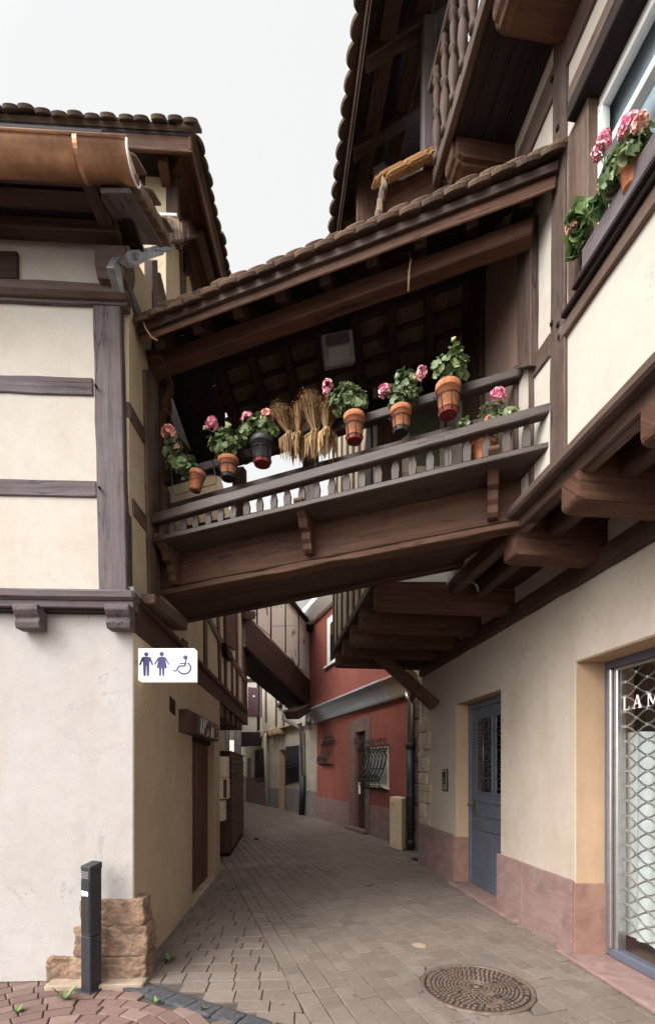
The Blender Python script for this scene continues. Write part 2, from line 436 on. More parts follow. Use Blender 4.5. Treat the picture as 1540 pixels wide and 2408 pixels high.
_b = SIGNW.node_tree.nodes['Principled BSDF']; _b.inputs['Emission Color'].default_value = (1, .97, .90, 1); _b.inputs['Emission Strength'].default_value = .42
BLUE = plain('pictogram blue', (.035, .030, .16), .4, 0, .1, 6)
BLUEGREY = plain('slate blue door paint', (.078, .090, .114), .42, 0, .18, 3, .1)
BLUEFR = plain('blue grey frame paint', (.10, .11, .145), .4, 0, .15, 3)
BEIGE = plain('beige cabinet paint', (.74, .60, .385), .5, 0, .12, 6)
CREAMP = plain('cream plastic', (.66, .58, .44), .45, 0, .12, 8)
TERRA = plain('terracotta', (.46, .165, .075), .75, 0, .45, 18, .3)
PLAST = plain('dark plastic pot', (.03, .028, .03), .45, 0, .3, 9)
SAUC = plain('red saucer', (.22, .03, .028), .3, 0, .3, 9)
SOIL = plain('soil', (.04, .028, .02), .95, 0, .5, 60, .6)
LEAF = leafmat('geranium leaf', (.135, .195, .075), (.31, .37, .17))
LEAFB = leafmat('fresh leaf', (.105, .18, .05), (.24, .33, .11))
PETAL = tinted('pink petals', [(0, (.86, .17, .34)), (.5, (.95, .40, .54)), (1, (.97, .70, .70))], .6, sc=200, bumpk=.05)
PETALO = tinted('salmon petals', [(0, (.88, .32, .28)), (.5, (.95, .52, .42)), (1, (.97, .74, .58))], .6, sc=200, bumpk=.05)
BUD = plain('yellow green bud', (.55, .55, .22), .6, 0, .3, 30)
STRAW = tinted('dry straw', [(0, (.20, .105, .04)), (.5, (.36, .21, .09)), (1, (.50, .34, .17))], .85, sc=200, bumpk=.1)
SHUT = plain('burgundy shutter paint', (.075, .022, .030), .5, 0, .2, 5)
DARK = plain('dark interior', (.012, .011, .012), .9, 0, .3, 2)
ROOM = plain('brown shop interior', (.10, .065, .045), .9, 0, .5, 2)
CURT = plain('pale net curtain', (.74, .78, .765), .9, 0, .12, 4)
SHEET = plain('painted metal sheet', (.42, .43, .36), .5, .2, .3, 3, .05)
GLASS = glass('window glass', (.86, .88, .87))
GLASSD = glass('reflecting glass', (.12, .14, .16), .16)
FROST = plain('frosted lamp glass', (.45, .43, .42), .5, 0, .15, 4)
LEAFDRY = plain('dry leaf', (.30, .17, .07), .8, 0, .4, 40)
SAND = plain('spilled sand', (.33, .26, .18), .95, 0, .2, 40, .3)
def sheetmat():
    m, nt, b = mat('flaking painted sheet')
    tc = N(nt, 'ShaderNodeTexCoord'); o = tc.outputs['Object']
    a = nz(nt, o, 1.1, 6, .6, .6)
    col = ramp(nt, nz(nt, o, .7, 3), [(.3, (.84, .79, .64)), (.6, (.76, .82, .74))])
    col = mix(nt, ramp(nt, a, [(.575, (0, 0, 0)), (.60, (1, 1, 1))]), col, (.26, .22, .19))
    col = mix(nt, .4, col, ramp(nt, nz(nt, o, 12, 5, .7), [(.3, (.6, .6, .6)), (.6, (1, 1, 1))]), 'MULTIPLY')
    nt.links.new(col, b.inputs['Base Color']); b.inputs['Roughness'].default_value = .55
    return m
FLAKE = sheetmat()
# ================================================================== LEFT HOUSE
UP = V((0, 0, 1))
HL = thing('timber_house', 'pale roughcast corner house with grey timber frame and copper gutter at the lane mouth', 'house', (-1.9, 4.2, 0))
# street front, ground floor (a slab that stops a hair inside the lane face)
c0 = V((-1.468, LF.X(-1.468, 0).y, 0))
l0 = LF.X(-5.5, 0)
put('wall', MB().prism([l0, c0, c0 + UP * 2.98, l0 + UP * 2.98], -LF.n * .22, .006), P_FRONT, HL)
# lane face, ground floor, with the door recess
pts = [(3.703, 0), (5.643, 0), (5.643, 2.06), (7.06, 2.06), (7.06, 0), (7.515, 0), (7.515, 2.95), (3.703, 2.95)]
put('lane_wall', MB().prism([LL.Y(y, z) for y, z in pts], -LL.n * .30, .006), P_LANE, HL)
mb = MB().prism([V((-2.30, 7.3, 0)), V((-2.9, 14.0, 0)), V((-2.9, 14.0, 3.6)), V((-2.30, 7.3, 3.6))], V((-.2, 0, 0)), 0)
mb.prism([V((-2.92, 14.0, 0)), V((-5.2, 24.0, 0)), V((-5.2, 24.0, 6)), V((-2.92, 14.0, 6))], V((-.2, 0, 0)), 0)
put('recess_wall', mb, P_OLD, HL)
# wooden door in its recess, threshold
dr = put('door', MB().prism([LL.Y(5.60, .03, -.11), LL.Y(7.10, .03, -.11), LL.Y(7.10, 2.1, -.11), LL.Y(5.60, 2.1, -.11)], -LL.n * .05, .004, UP), W_DOOR, HL)
mb = MB()
for k in range(9):
    y = 5.72 + k * .165
    mb.prism([LL.Y(y, .04, -.11), LL.Y(y + .15, .04, -.11), LL.Y(y + .15, 1.95, -.11), LL.Y(y, 1.95, -.11)], LL.n * .014, .006, UP)
put('door_boards', mb, W_DOOR, dr)
put('door_header', MB().prism([LL.Y(5.645, 1.93, -.06), LL.Y(7.058, 1.93, -.06), LL.Y(7.058, 2.055, -.06), LL.Y(5.645, 2.055, -.06)], -LL.n * .045, .004), W_BLACK, dr)
put('notice_board', MB().prism([LL.Y(5.72, .95, -.09), LL.Y(6.0, .95, -.09), LL.Y(6.0, 1.75, -.09), LL.Y(5.72, 1.75, -.09)], LL.n * .012, .003), plain('grey notice', (.10, .10, .12), .4), dr)
put('threshold', MB().prism([LL.Y(5.647, 0, .012), LL.Y(7.056, 0, .012), LL.Y(7.056, .035, .012), LL.Y(5.647, .035, .012)], -LL.n * .25, .005), S_QUOIN, HL)
put('reveal', MB().prism([LL.Y(7.057, .04, -.006), LL.Y(7.057, 2.05, -.006), LL.Y(7.057, 2.05, -.108), LL.Y(7.057, .04, -.108)], V((0, -.004, 0)), 0), P_REV, HL)
# vent in the lane wall
v = put('vent', MB().prism([LL.at(400.5, 1637, .008), LL.at(413, 1649, .008), LL.at(413, 1684, .008), LL.at(400.5, 1672, .008)], -LL.n * .02, .003), W_BLACK, HL)
# hewn corner stones
ex, ey = LF.d * (1 if LF.d.x > 0 else -1), -LF.n
for i, (x0, x1, z0, z1, y1, fr) in enumerate([(-1.86, -1.385, .415, .61, .17, .035), (-1.90, -1.355, .192, .413, .20, .05), (-1.80, -1.36, -.03, .190, .21, .06), (-2.08, -1.805, -.03, .185, .1, .045)]):
    yb = LF.X((x0 + x1) / 2, 0).y
    c = V(((x0 + x1) / 2, yb + (y1 - fr) / 2, (z0 + z1) / 2 + .004))
    put('base_stone', MB().rock(c, ((x1 - x0) / 2 * 1.0, (y1 + fr) / 2, (z1 - z0) / 2 * 1.03), (ex, ey, UP), .017, 5, i * 7 + 3, .3, False), S_OLD, HL)
put('base_mortar', MB().rock(V((-1.70, 3.63, .0)), (.35, .10, .035), (ex, ey, UP), .012, 4, 50), plain('lime mortar', (.33, .25, .185), .95, 0, .3, 12, .5), HL)
# upper storey, street front
u0, u1 = LFU.X(-5.5, 0), LFU.X(-1.56, 0)
mb = MB().prism([V((u0.x, u0.y, 2.86)), V((u1.x, u1.y, 2.86)), V((u1.x, u1.y, 5.62)), V((u0.x, u0.y, 5.62))], -LFU.n * .2, .004)
put('upper_wall', mb, P_CREAM, HL)
T('corner_post', LFU, [(217, 715), (283, 716), (298, 1392), (232, 1392)], HL, W_GREY, .022, .125, .008, .005)
T('rail', LFU, [(-980, 849.1), (217, 887), (218, 928), (-980, 891.8)], HL, W_GREY, .016)
T('rail', LFU, [(-980, 1102.9), (226, 1130), (227, 1168), (-980, 1142.4)], HL, W_GREY, .016)
T('upper_ledge', LFU, [(-980, 598.5), (297, 659), (298, 695), (-980, 639.0)], HL, W_GREYD, .085, .05, .028, .004)
T('upper_ledge', LFU, [(-980, 642.2), (298, 697), (298, 716), (-980, 664.0)], HL, W_GREY, .035, .05, .005)
T('sill_beam', LFU, [(-980, 1367.0), (315, 1385), (316, 1410), (-980, 1394.1)], HL, W_GREY, .105, .05, .020, .003)
T('sill_beam', LFU, [(-980, 1395.6), (314, 1412), (314, 1430), (-980, 1414.9)], HL, W_GREY, .075, .05, .006)
T('sill_beam', LFU, [(-980, 1415.9), (312, 1431), (312, 1441), (-980, 1426.3)], HL, W_BLACK, .04, .05, .003)
for x0, x1, d in ((49, 106, 0), (259, 315, .01)):
    a, b_ = LFU.at(x0, 1431, .03), LFU.at(x1, 1431, .03)
    zb = LFU.at(x0, 1484, .03).z
    h = a.z - zb
    prof = [(0, 0), (.135, 0), (.14, -.25), (.12, -.42), (.10, -.55), (.115, -.75), (.10, -1), (0, -1)]
    mb = MB().prism([a + LFU.n * (p - .03) + UP * q * h for p, q in prof], b_ - a, .005, LFU.n)
    put('corbel', mb, W_GREY, HL)
T('beam_end', LFU, [(221, 572), (296, 574), (298, 600), (292, 628), (294, 655), (228, 652), (222, 620)], HL, W_GREYD, .14, .05, .008)
T('beam_end', LFU, [(-60, 586), (40, 588), (40, 652), (-60, 648)], HL, W_DARK, .03, .05)
# little pegs
mb = MB()
for x, y in ((278, 706), (228, 912), (236, 1150), (305, 1389)):
    p = LFU.at(x, y, .03); mb.lathe([(0, 0), (.009, 0), (.009, .03), (0, .034)], p, 8, axis=LFU.n)
put('peg', mb, W_BLACK, HL)
# eave of the low front roof: soffit, boards, copper gutter
A, B = V((-5.5, 0, 0)), V((-1.275, 0, 0))
def fr(x, dy, z):  # along the street front at a distance dy before it
    p = LFU.X(x, z); return V((p.x, p.y - dy, z))
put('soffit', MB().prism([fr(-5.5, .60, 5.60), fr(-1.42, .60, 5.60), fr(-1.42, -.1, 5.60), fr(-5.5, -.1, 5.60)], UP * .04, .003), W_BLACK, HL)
for dy, z, w, h in ((.40, 5.55, .06, .05), (.10, 5.52, .10, .08), (.245, 5.575, .12, .02)):
    put('eave_board', MB().bar(fr(-5.5, dy, z), fr(-1.52, dy, z), w, h, None, .006), W_DARK, HL)
mb = MB()
put('rafter_end', mb.bar(fr(-1.60, .50, 5.56), fr(-1.60, -.05, 5.56), .10, .09, None, .01), W_DARK, HL)
def gutter():
    b = bmesh.new(); r = .112; x0, x1 = -5.5, -1.262
    rows = []
    nn = 14
    for i in range(nn + 1):
        t = math.pi + math.pi * i / nn
        row = []
        for x in (x0, x1):
            c = fr(x, .52, 5.548)
            row.append((c + V((0, math.cos(t) * r, math.sin(t) * r)), c + V((0, math.cos(t) * (r - .006), math.sin(t) * (r - .006)))))
        rows.append([(b.verts.new(p), b.verts.new(q)) for p, q in row])
    for i in range(nn):
        for k in (0, 1):
            b.faces.new((rows[i][0][k], rows[i][1][k], rows[i + 1][1][k], rows[i + 1][0][k]))
        b.faces.new((rows[i][1][0], rows[i][1][1], rows[i + 1][1][1], rows[i + 1][1][0]))
    for k in (0, nn):
        b.faces.new((rows[k][0][0], rows[k][1][0], rows[k][1][1], rows[k][0][1]))
    c = fr(x1, .52, 5.548) - V((.004, 0, 0))
    vs = [b.verts.new(c + V((0, math.cos(math.pi + math.pi * i / nn) * (r - .003), math.sin(math.pi + math.pi * i / nn) * (r - .003)))) for i in range(nn + 1)]
    b.faces.new(vs)
    return b
mb = MB(); mb.add(gutter(), V((1, 0, 0)), smooth=True)
for x in (-1.262, -5.4):
    c = fr(x, .52, 5.548)
mb.tube([fr(-5.5, .52 + .112, 5.556), fr(-1.262, .52 + .112, 5.556)], .011)
g = put('gutter', mb, COPPER, HL)
mb = MB()
for x in (-1.575,):
    c = fr(x, .52, 5.548)
    pts = [c + V((0, math.cos(t) * .117, math.sin(t) * .117)) for t in [math.pi + math.pi * i / 16 for i in range(17)]]
    for k in range(16):
        mb.bar(pts[k], pts[k + 1], .028, .006, V((1, 0, 0)), 0)
put('gutter_bracket', mb, COPPER, g)
c = fr(-1.258, .52, 5.548)
pts = [c + V((0, math.cos(t) * .112, math.sin(t) * .112)) for t in [math.pi + math.pi * i / 16 for i in range(17)]]
put('gutter_rim', MB().tube(pts, .008), WHITES, g)
# low front roof: rises back from the gutter, tiled, with an open verge on the lane side
def slab4(name, p, t, m, par, bev=.004, L=None):
    return put(name, MB().prism(p, t, bev, L), m, par)
slab4('verge_board', [atY(235, 452, 3.22), atY(306, 452, 3.22), atY(382, 577, 3.98), atY(318, 574, 3.98)], UP * .035, W_GREY, HL)
slab4('verge_board', [atY(238, 455, 3.26), atY(238, 470, 3.26), atY(300, 575, 3.96), atY(322, 575, 3.96)], V((.03, 0, .01)), W_GREYD, HL)
va, vb = atY(317, 432, 3.26), atY(390, 556, 4.02)
rdir = (vb - va)
slab4('low_roof', [fr(-5.5, .50, 5.64), fr(-1.45, .50, 5.64), V((-1.45, 4.0, 5.98)), V((-5.5, 3.8, 5.98))], UP * .03, TILE, HL)
def tongue(mb, base, out, side, w, ln, th, up, tint=None):
    """one plain clay tile with a rounded tail pointing to 'out'"""
    n = 7
    pts = [base - side * w / 2, ]
    pts = [base - side * w / 2 - out * ln, base - side * w / 2]
    for i in range(1, n):
        t = math.pi * i / n
        pts.append(base - side * w / 2 * math.cos(t) + out * w * .38 * math.sin(t))
    pts += [base + side * w / 2, base + side * w / 2 - out * ln]
    mb.prism(pts, up * th, .003, out, 1, tint)
mb = MB()
for k in range(16):   # tile ends along the verge
    t = k / 15; p = va.lerp(vb, t)
    mb.box((p.x - .03, p.y - .04, p.z - .03), (p.x + .03, p.y + .05, p.z + .03), .006, random.uniform(-.2, .2))
for j in range(5):
    for k in range(30):
        t = j / 5 + .03; x = -1.34 - k * .15 - (j % 2) * .075
        p = V((x, 3.24 + .76 * t, 5.66 + .33 * t + random.uniform(0, .008)))
        tongue(mb, p, V((0, -.86, -.5)).normalized(), V((1, 0, 0)), .145, .2, .016, V((0, -.5, .86)))
put('roof_tiles', mb, TILE, HL)
# lane-side wall of the upper storeys
pts = [(3.735, 2.80), (10.57, 2.80), (10.57, 6.3), (6.9, 6.3), (6.6, 7.35), (4.75, 7.35), (4.75, 6.0), (3.735, 5.6)]
put('upper_lane_wall', MB().prism([LLU.Y(y, z) for y, z in pts], -LLU.n * .2, .003), P_LANEU, HL)
T('lane_beam', LLU, [(316.5, 1402), (583, 1677), (583, 1706), (518, 1651), (316.5, 1489)], HL, W_DARK, .055, .06, .008)
T('lane_beam', LLU, [(318, 1390), (583, 1668), (583, 1679), (318, 1404)], HL, W_DARK, .09, .06, .01)
T('brace', LLU, [(306, 944), (307, 984), (348, 1056), (347, 1020)], HL, W_POST, .012)
T('brace', LLU, [(314, 1170), (315, 1209), (355, 1262), (352, 1222)], HL, W_POST, .012)
T('post', LLU, [(343, 870), (374, 868), (378, 1454), (355, 1432)], HL, W_POST, .03, .05)
T('post', LLU, [(283, 612), (292, 622), (340, 752), (325, 752)], HL, W_GREY, .02)
for q in ([(359, 612), (371, 610), (374, 740), (362, 742)], [(372, 640), (378, 640), (400, 735), (392, 735)], [(424, 588), (436, 584), (440, 712), (428, 718)],
          [(447, 578), (452, 575), (474, 692), (466, 694)]):
    T('post', LLU, q, HL, W_GREYD, .015, w=.002)
T('post', LLU, [(436, 596), (446, 592), (449, 640), (444, 650), (437, 640)], HL, W_BLACK, .04, w=0)
for q in ([(431, 1500), (443, 1510), (443, 1562), (431, 1549)], [(481, 1420), (488, 1420), (489, 1590), (482, 1584)], [(511, 1420), (517, 1420), (522, 1622), (517, 1617)],
          [(527, 1420), (532, 1420), (535, 1636), (530, 1631)], [(555, 1420), (560, 1420), (562, 1662), (557, 1657)], [(572, 1420), (580, 1420), (582, 1676), (575, 1669)], [(545, 1560), (549, 1563), (550, 1651), (546, 1647)]):
    T('post', LLU, q, HL, W_DARK, .02, w=.002)
T('brace', LLU, [(486, 1450), (494, 1448), (535, 1522), (582, 1598), (582, 1612), (528, 1531)], HL, W_POST, .026, w=.002)
T('shutter', LLU, [(531, 1420), (553, 1420), (555, 1530), (533, 1516)], HL, W_RED, .05, .02, w=0)
T('rail_bracket', LLU, [(532, 1512), (546, 1534), (550, 1556), (537, 1545)], HL, W_BLACK, .10, .02, w=0)
for y in (7.9, 8.55, 9.2, 9.85, 10.4):
    x = LLU.Y(y, 0).x
    put('joist', MB().box((-2.6, y - .10, 2.42), (x + .02, y + .10, 2.66), .01, 0, 1, V((1, 0, 0))), W_POST, HL)
put('floor_boards', MB().prism([LLU.Y(7.52, 2.69), LLU.Y(10.5, 2.69), V((-3, 10.5, 2.69)), V((-3, 7.52, 2.69))], UP * .04, 0), W_BLACK, HL)
# lead flashing where the low roof meets the lane wall
lp = [(283, 604), (300, 590), (380, 574), (464, 548), (464, 566), (400, 590), (300, 632), (292, 618)]
def crumple(pl, lp, o):
    b = bmesh.new()
    vs = [b.verts.new(pl.at(x, y, o)) for x, y in lp]; b.faces.new(vs)
    bmesh.ops.triangulate(b, faces=b.faces); bmesh.ops.subdivide_edges(b, edges=b.edges, cuts=7, use_grid_fill=True)
    for v in b.verts:
        v.co += pl.n * (.035 * noise.noise(v.co * 9) + .02 * noise.noise(v.co * 25))
    return b
put('lead_flashing', MB().add(crumple(LLU, lp, .07), smooth=True), LEAD, HL)
T('lead_flashing', LLU, [(267, 628), (280, 604), (293, 690), (284, 688)], HL, LEAD, .03, .02, .003, 0)
mb = MB()
for k in range(15):
    t = k / 14; x = 372 + t * 92; y = 574 - t * 27
    a = LLU.at(x, y, .13 + .02 * random.random()); b_ = LLU.at(x - 4 + t * 2, y - 58 + t * 30 + random.uniform(-4, 4), .10)
    mb.bar(b_, a, .075 * (1 + t), .03, None, .008)
put('verge_tiles', mb, TILE, HL)
# tall rear part: front gable wall, window, eaves, hipped tile roof
E = V((-1.24, 4.47, 7.39)); E2 = V((-1.20, 6.2, 7.39)); EL = LF.X(-6, 0) - LF.X(-1.24, 0); EL = E + V((EL.x, EL.y, 0))
w0 = V((LLU.Y(4.80, 0).x, 4.80, 5.9))
put('rear_wall', MB().prism([w0, w0 + V((-4, -.2, 0)), w0 + V((-4, -.2, 1.55)), w0 + V((0, 0, 1.55))], V((0, .15, 0)), 0), P_LANEU, HL)
RW = Wall((w0.x, w0.y), (w0.x - 4, w0.y - .2))
T('post', RW, [(388, 395), (416, 398), (420, 560), (390, 560)], HL, W_GREYD, .05, .06, w=.002)
T('rail', RW, [(200, 402), (428, 408), (428, 420), (200, 424)], HL, W_GREYD, .035, .06, w=.002)
T('rail', RW, [(200, 345), (405, 352), (405, 398), (200, 398)], HL, W_DARK, .02, .06, w=.002)
T('rail', RW, [(200, 424), (388, 424), (388, 446), (200, 446)], HL, W_RED, .02, .06, w=.002)
wd = T('window', RW, [(330, 448), (387, 450), (387, 505), (330, 505)], HL, W_GREY, .03, .02, .004, 0)
put('glass', MB().pane([RW.at(336, 456, .034), RW.at(381, 457, .034), RW.at(381, 500, .034), RW.at(336, 500, .034)], RW.n), GLASSD, wd)
put('window_sill', MB().bar(RW.at(330, 508, .06), RW.at(418, 511, .06), .06, .03), WHITE, wd)
ax = V((-.05, 1, 0)).normalized()
put('eave_soffit', MB().prism([E, E2, E2 + V((-.42, 0, 0)), E + V((-.42, .42, 0))], UP * .03, .003), W_RED, HL)
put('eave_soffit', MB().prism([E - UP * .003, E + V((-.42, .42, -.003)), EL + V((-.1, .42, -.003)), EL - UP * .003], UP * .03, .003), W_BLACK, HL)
put('fascia', MB().bar(EL + V((0, .02, -.06)), E + V((0, .02, -.06)), .03, .17, None, .006), W_RED, HL)
put('fascia', MB().bar(E + V((-.02, 0, -.05)), E2 + V((-.02, 0, -.05)), .03, .15, None, .006), W_RED, HL)
put('rafter_end', MB().bar(E + V((-.30, .08, -.08)), E + V((-.34, .42, -.08)), .09, .12, None, .01), W_RED, HL)
put('downpipe_board', MB().bar(E + V((-.13, .75, -.06)), E2 + V((-.13, 0, -.06)), .10, .06, None, .008), W_POST, HL)
rt = V((-.6, .75, .6))
mb = MB()
mb.prism([E + UP * .035, E2 + UP * .035, E2 + V((-1.2, 0, .9)), E + V((-1.2, 1.2, .9))], V((.02, 0, .03)), 0)
mb.prism([E + UP * .035, E + V((-1.2, 1.2, .9)), EL + V((0, 1.2, .9)), EL + UP * .035], V((0, -.02, .03)), 0)
for j in range(2):
    n = 33
    for k in range(n):
        p = E.lerp(EL, (k + .5 * (j % 2)) / n) + V((random.uniform(-.015, .015), -.03 + j * .09 + random.uniform(-.02, .02), .065 + j * .06 + random.uniform(-.012, .018)))
        tongue(mb, p, V((0, -.80, -.6)).normalized(), V((1, 0, 0)), .132, .2, .03, V((0, -.6, .80)))
    n = 13
    for k in range(1, n):
        p = E.lerp(E2, (k + .5 * (j % 2)) / n) + V((.03 - j * .09 + random.uniform(-.015, .015), random.uniform(-.012, .012), .065 + j * .06 + random.uniform(-.01, .015)))
        tongue(mb, p, V((.80, 0, -.6)).normalized(), V((0, 1, 0)), .14, .2, .03, V((.6, 0, .80)))
for k in range(5):
    p = E + V((-.06 - k * .16, .05 + k * .16, .075 + k * .10)); mb.rock(p, (.075, .075, .035), (V((1, 0, 0)), V((0, 1, 0)), UP), .02, 2, k)
put('eave_tiles', mb, TILEM, HL)

# ================================================================== COVERED GALLERY ACROSS THE LANE
GB = thing('covered_gallery', 'dark wooden covered gallery with baluster railing crossing the lane between both houses', 'footbridge', (0, 4.1, 3.4))
def member(name, pl, q, m, front, back, bev=.008, w=.004, par=None):
    return T(name, pl, q, par or GB, m, front, back, bev, w)
# main beam and floor
member('main_beam', BRB, [(358, 1290), (1240, 1095), (1224, 1221), (372, 1387)], W_RED, 0, .12, .01)
member('beam_trim', BRB, [(372, 1388), (1223, 1222), (1223, 1237), (376, 1400)], W_RED, .03, .10, .006, .008)
u = [BRB.at(372, 1396, -.02), BRB.at(1224, 1232, -.02), BRK.at(1240, 1290), BRK.at(440, 1458)]
mb = MB()
for k in range(6):
    a, b_ = k / 6 + .002, (k + 1) / 6 - .002
    mb.prism([u[0].lerp(u[3], a), u[1].lerp(u[2], a), u[1].lerp(u[2], b_), u[0].lerp(u[3], b_)], UP * .03, .003, u[1] - u[0])
put('floor_boards', mb, W_DARK, GB)
put('back_beam', MB().bar(BRK.at(432, 1448), BRK.at(1230, 1285), .10, .16, None, .01), W_DARK, GB)
put('support_beam', MB().prism([LLU.at(365, 1396, .16), LLU.at(365, 1420, .16), LLU.at(441, 1484, .16), LLU.at(441, 1456, .16)], -LLU.n * .15, .01), W_POST, GB)
# projecting ledge with the little balusters
a, b_ = BRL.at(347, 1266), BRL.at(1291, 1037)
bi, ai = BRB.at(1244, 1098), BRB.at(358, 1288)
mb = MB()
inn = (BRB.p - BRL.p).dot(BRL.n)
nI = V((-BRL.n.x, -BRL.n.y, 0))
a2, b2 = a + nI * .35, b_ + nI * .37
mb.prism([a, b_, b2, a2], UP * -.042, .006, b_ - a)
put('ledge', mb, W_BAL, GB)
member('ledge_trim', BRL, [(348, 1274), (1289, 1046), (1287, 1052), (350, 1280)], W_BAL, -.02, .03, .003)
xs = [380, 403, 431, 459, 489, 518, 548, 579, 610, 643, 675, 709, 743, 779, 814, 851, 889, 929, 969, 1011, 1054, 1098, 1144, 1191, 1238]
def yb(x): return 1266 + (x - 347) * (1037 - 1266) / (1291 - 347)
def yt(x): return 1229 + (x - 350) * (968 - 1229) / (1297 - 350)
ld = (b_ - a).normalized()
for x in xs:
    p = BRL.at(x, yb(x) + 1, -.04); q = BRL.at(x, yt(x) + 2, -.04); h = q.z - p.z
    k = random.uniform(.93, 1.05); sh = random.uniform(-.003, .003)
    pr = [(.026, 0), (.029, .28), (.031, .42), (.017, .80), (.015, 1)]
    pts = [p + ld * (w * k + sh * t) + UP * h * t for w, t in pr] + [p - ld * (w * k - sh * t) + UP * h * t for w, t in reversed(pr)]
    put('baluster', MB().prism(pts, -BRL.n * .024, .003, UP), W_BAL, GB)
member('top_rail', BRL, [(350, 1208), (1298, 943), (1298, 967), (350, 1232)], W_BAL, .012, .065, .008)
# inner parapet board, hand rail, posts
T('dark_panel', LLU, [(362, 1105), (362, 800), (530, 760), (530, 1120)], HL, W_NEARBLACK, .02, .02)  # near black panel covering the plaster at the gallery's left end
member('parapet_board', BRB, [(365, 1192), (1240, 951), (1240, 980), (372, 1224)], W_BAL, -.02, .05, .006)
member('hand_rail', BRB, [(368, 1119), (1241, 853), (1241, 877), (371, 1138)], W_BAL, .035, .05, .008)
member('post', BRB, [(709, 985), (745, 975), (745, 1180), (711, 1190)], W_BAL, -.03, .09)
member('end_post', BRB, [(1207, 860), (1228, 850), (1228, 1120), (1207, 1120)], W_DARK, -.03, .09)
cp = [(346, 876), (392, 874), (396, 905), (386, 930), (378, 948), (384, 960), (376, 968), (378, 1130), (386, 1150), (388, 1300), (352, 1300)]
member('carved_post', BRB.off(.06), [(x + 2, y) for x, y in cp], W_RED, 0, .09, .008, 0)
member('post', BRB, [(384, 900), (404, 900), (408, 1140), (388, 1140)], W_RED, -.12, .08)
member('brace', BRB, [(396, 940), (404, 930), (450, 1060), (440, 1070)], W_DARK, -.3, .06)
# brackets under the ledge
for xt, yt_, hb, wd in ((384, 1287, 92, 45), (697, 1212, 96, 44), (1143, 1104, 122, 20)):
    p = BRB.at(xt + wd * .75, yt_ + 2, .006); z1 = p.z; zb = BRB.at(xt + wd * .75, yt_ + hb, 0).z
    h = z1 - zb
    pr = [(0, 0), (.30, 0), (.305, -.07), (.27, -.18), (.20, -.34), (.185, -.44), (.17, -.52), (.12, -.56), (.115, -.72), (.085, -.80), (.08, -.93), (.05, -1), (0, -1)]
    o = BRB.d * -.038
    put('bracket', MB().prism([p + BRB.n * d + UP * t * h + o for d, t in pr], BRB.d * .076, .004, UP), W_RED, GB)
# roof: front plate, rafters, ridge, battens, tiles on both slopes
e0, e1 = BRE.at(319, 768), BRE.at(1330, 356)
ed = (e1 - e0).normalized(); pb = -BRE.n
HALF, RISE = 1.0, .74
r0, r1 = e0 + pb * HALF + UP * RISE, e1 + pb * HALF + UP * RISE
k0, k1 = e0 + pb * (2 * HALF) + UP * .15, e1 + pb * (2 * HALF) + UP * .15
sf = (r0 - e0).normalized(); sb = (k0 - r0).normalized()
nf = ed.cross(sf); nf = nf if nf.z > 0 else -nf
nb = ed.cross(sb); nb = nb if nb.z > 0 else -nb
L_ = (e1 - e0).length
member('eave_board', BRE, [(320, 772), (1312, 392), (1306, 440), (326, 806)], W_RED, -.02, .035, .006)
member('eave_board', BRE, [(319, 768), (1316, 372), (1312, 396), (322, 784)], W_DARK, .01, .02, .004)
member('front_plate', BRL, [(346, 838), (1256, 505), (1252, 546), (350, 873)], W_RED, .02, .10, .01)
member('front_plate', BRL, [(340, 822), (372, 812), (376, 838), (346, 842)], W_RED, .10, .12, .01)
for k in range(9):
    t = (k + .35) / 9
    p = e0 + ed * L_ * t + pb * .05 - nf * .085
    put('rafter', MB().bar(p, p + sf * 1.15, .085, .10, ed, .006), W_DARK, GB)
    q = k0 + ed * L_ * t - sb * .03 - nb * .085
    put('rafter', MB().bar(q, q - sb * 1.2, .085, .10, ed, .006), W_DARK, GB)
put('ridge_beam', MB().bar(r0 - UP * .22, r1 - UP * .22, .12, .16, None, .01), W_BLACK, GB)
put('back_plate', MB().bar(k0 - sb * .30 - UP * .21, k1 - sb * .30 - UP * .21, .10, .14, None, .01), W_BLACK, GB)
mb = MB()
for j in range(7):
    for s0, s1, nn in ((e0, sf, nf), (r0, sb, nb)):
        p = s0 + s1 * (.10 + j * .17) - nn * .022
        mb.bar(p, p + ed * L_, .045, .028, s1, .003)
put('tile_battens', mb, W_DARK, GB)
mb = MB()
NT = 21
for j in range(4):          # front slope, rows climbing from the eave (double lap)
    for k in range(NT + (j % 2)):
        t = (k + .5 - .5 * (j % 2)) / NT
        p = e0 + ed * L_ * min(max(t, .012), .99) + sf * (-.02 + j * (.055 if j < 2 else .14)) + nf * (.004 + j * .027 + random.uniform(0, .012))
        tw = random.uniform(-.03, .03)
        tongue(mb, p, (-sf + ed * tw).normalized(), ed, L_ / NT * 1.0, .26, .026, nf)
mb.prism([e0 + sf * .3 + nf * .045, e1 + sf * .3 + nf * .045, r1 + nf * .045, r0 + nf * .045], nf * .03, 0, ed)
put('front_tiles', mb, TILE, GB)
mb = MB()
for j in range(8):
    for k in range(NT + 1):
        t = (k + .5 * (j % 2)) / NT
        p = k0 + ed * L_ * min(max(t, .01), .99) - sb * (.0 + j * .155) + nb * (.006 + random.uniform(0, .01))
        tongue(mb, p, (sb + ed * random.uniform(-.03, .03)).normalized(), ed, L_ / NT * .985, .155, .02, nb)
mb.prism([k0 - sb * .12 + nb * .040, k1 - sb * .12 + nb * .040, r1 + nb * .040, r0 + nb * .040], nb * .02, 0, ed)
put('back_tiles', mb, TILED, GB)
mb = MB()
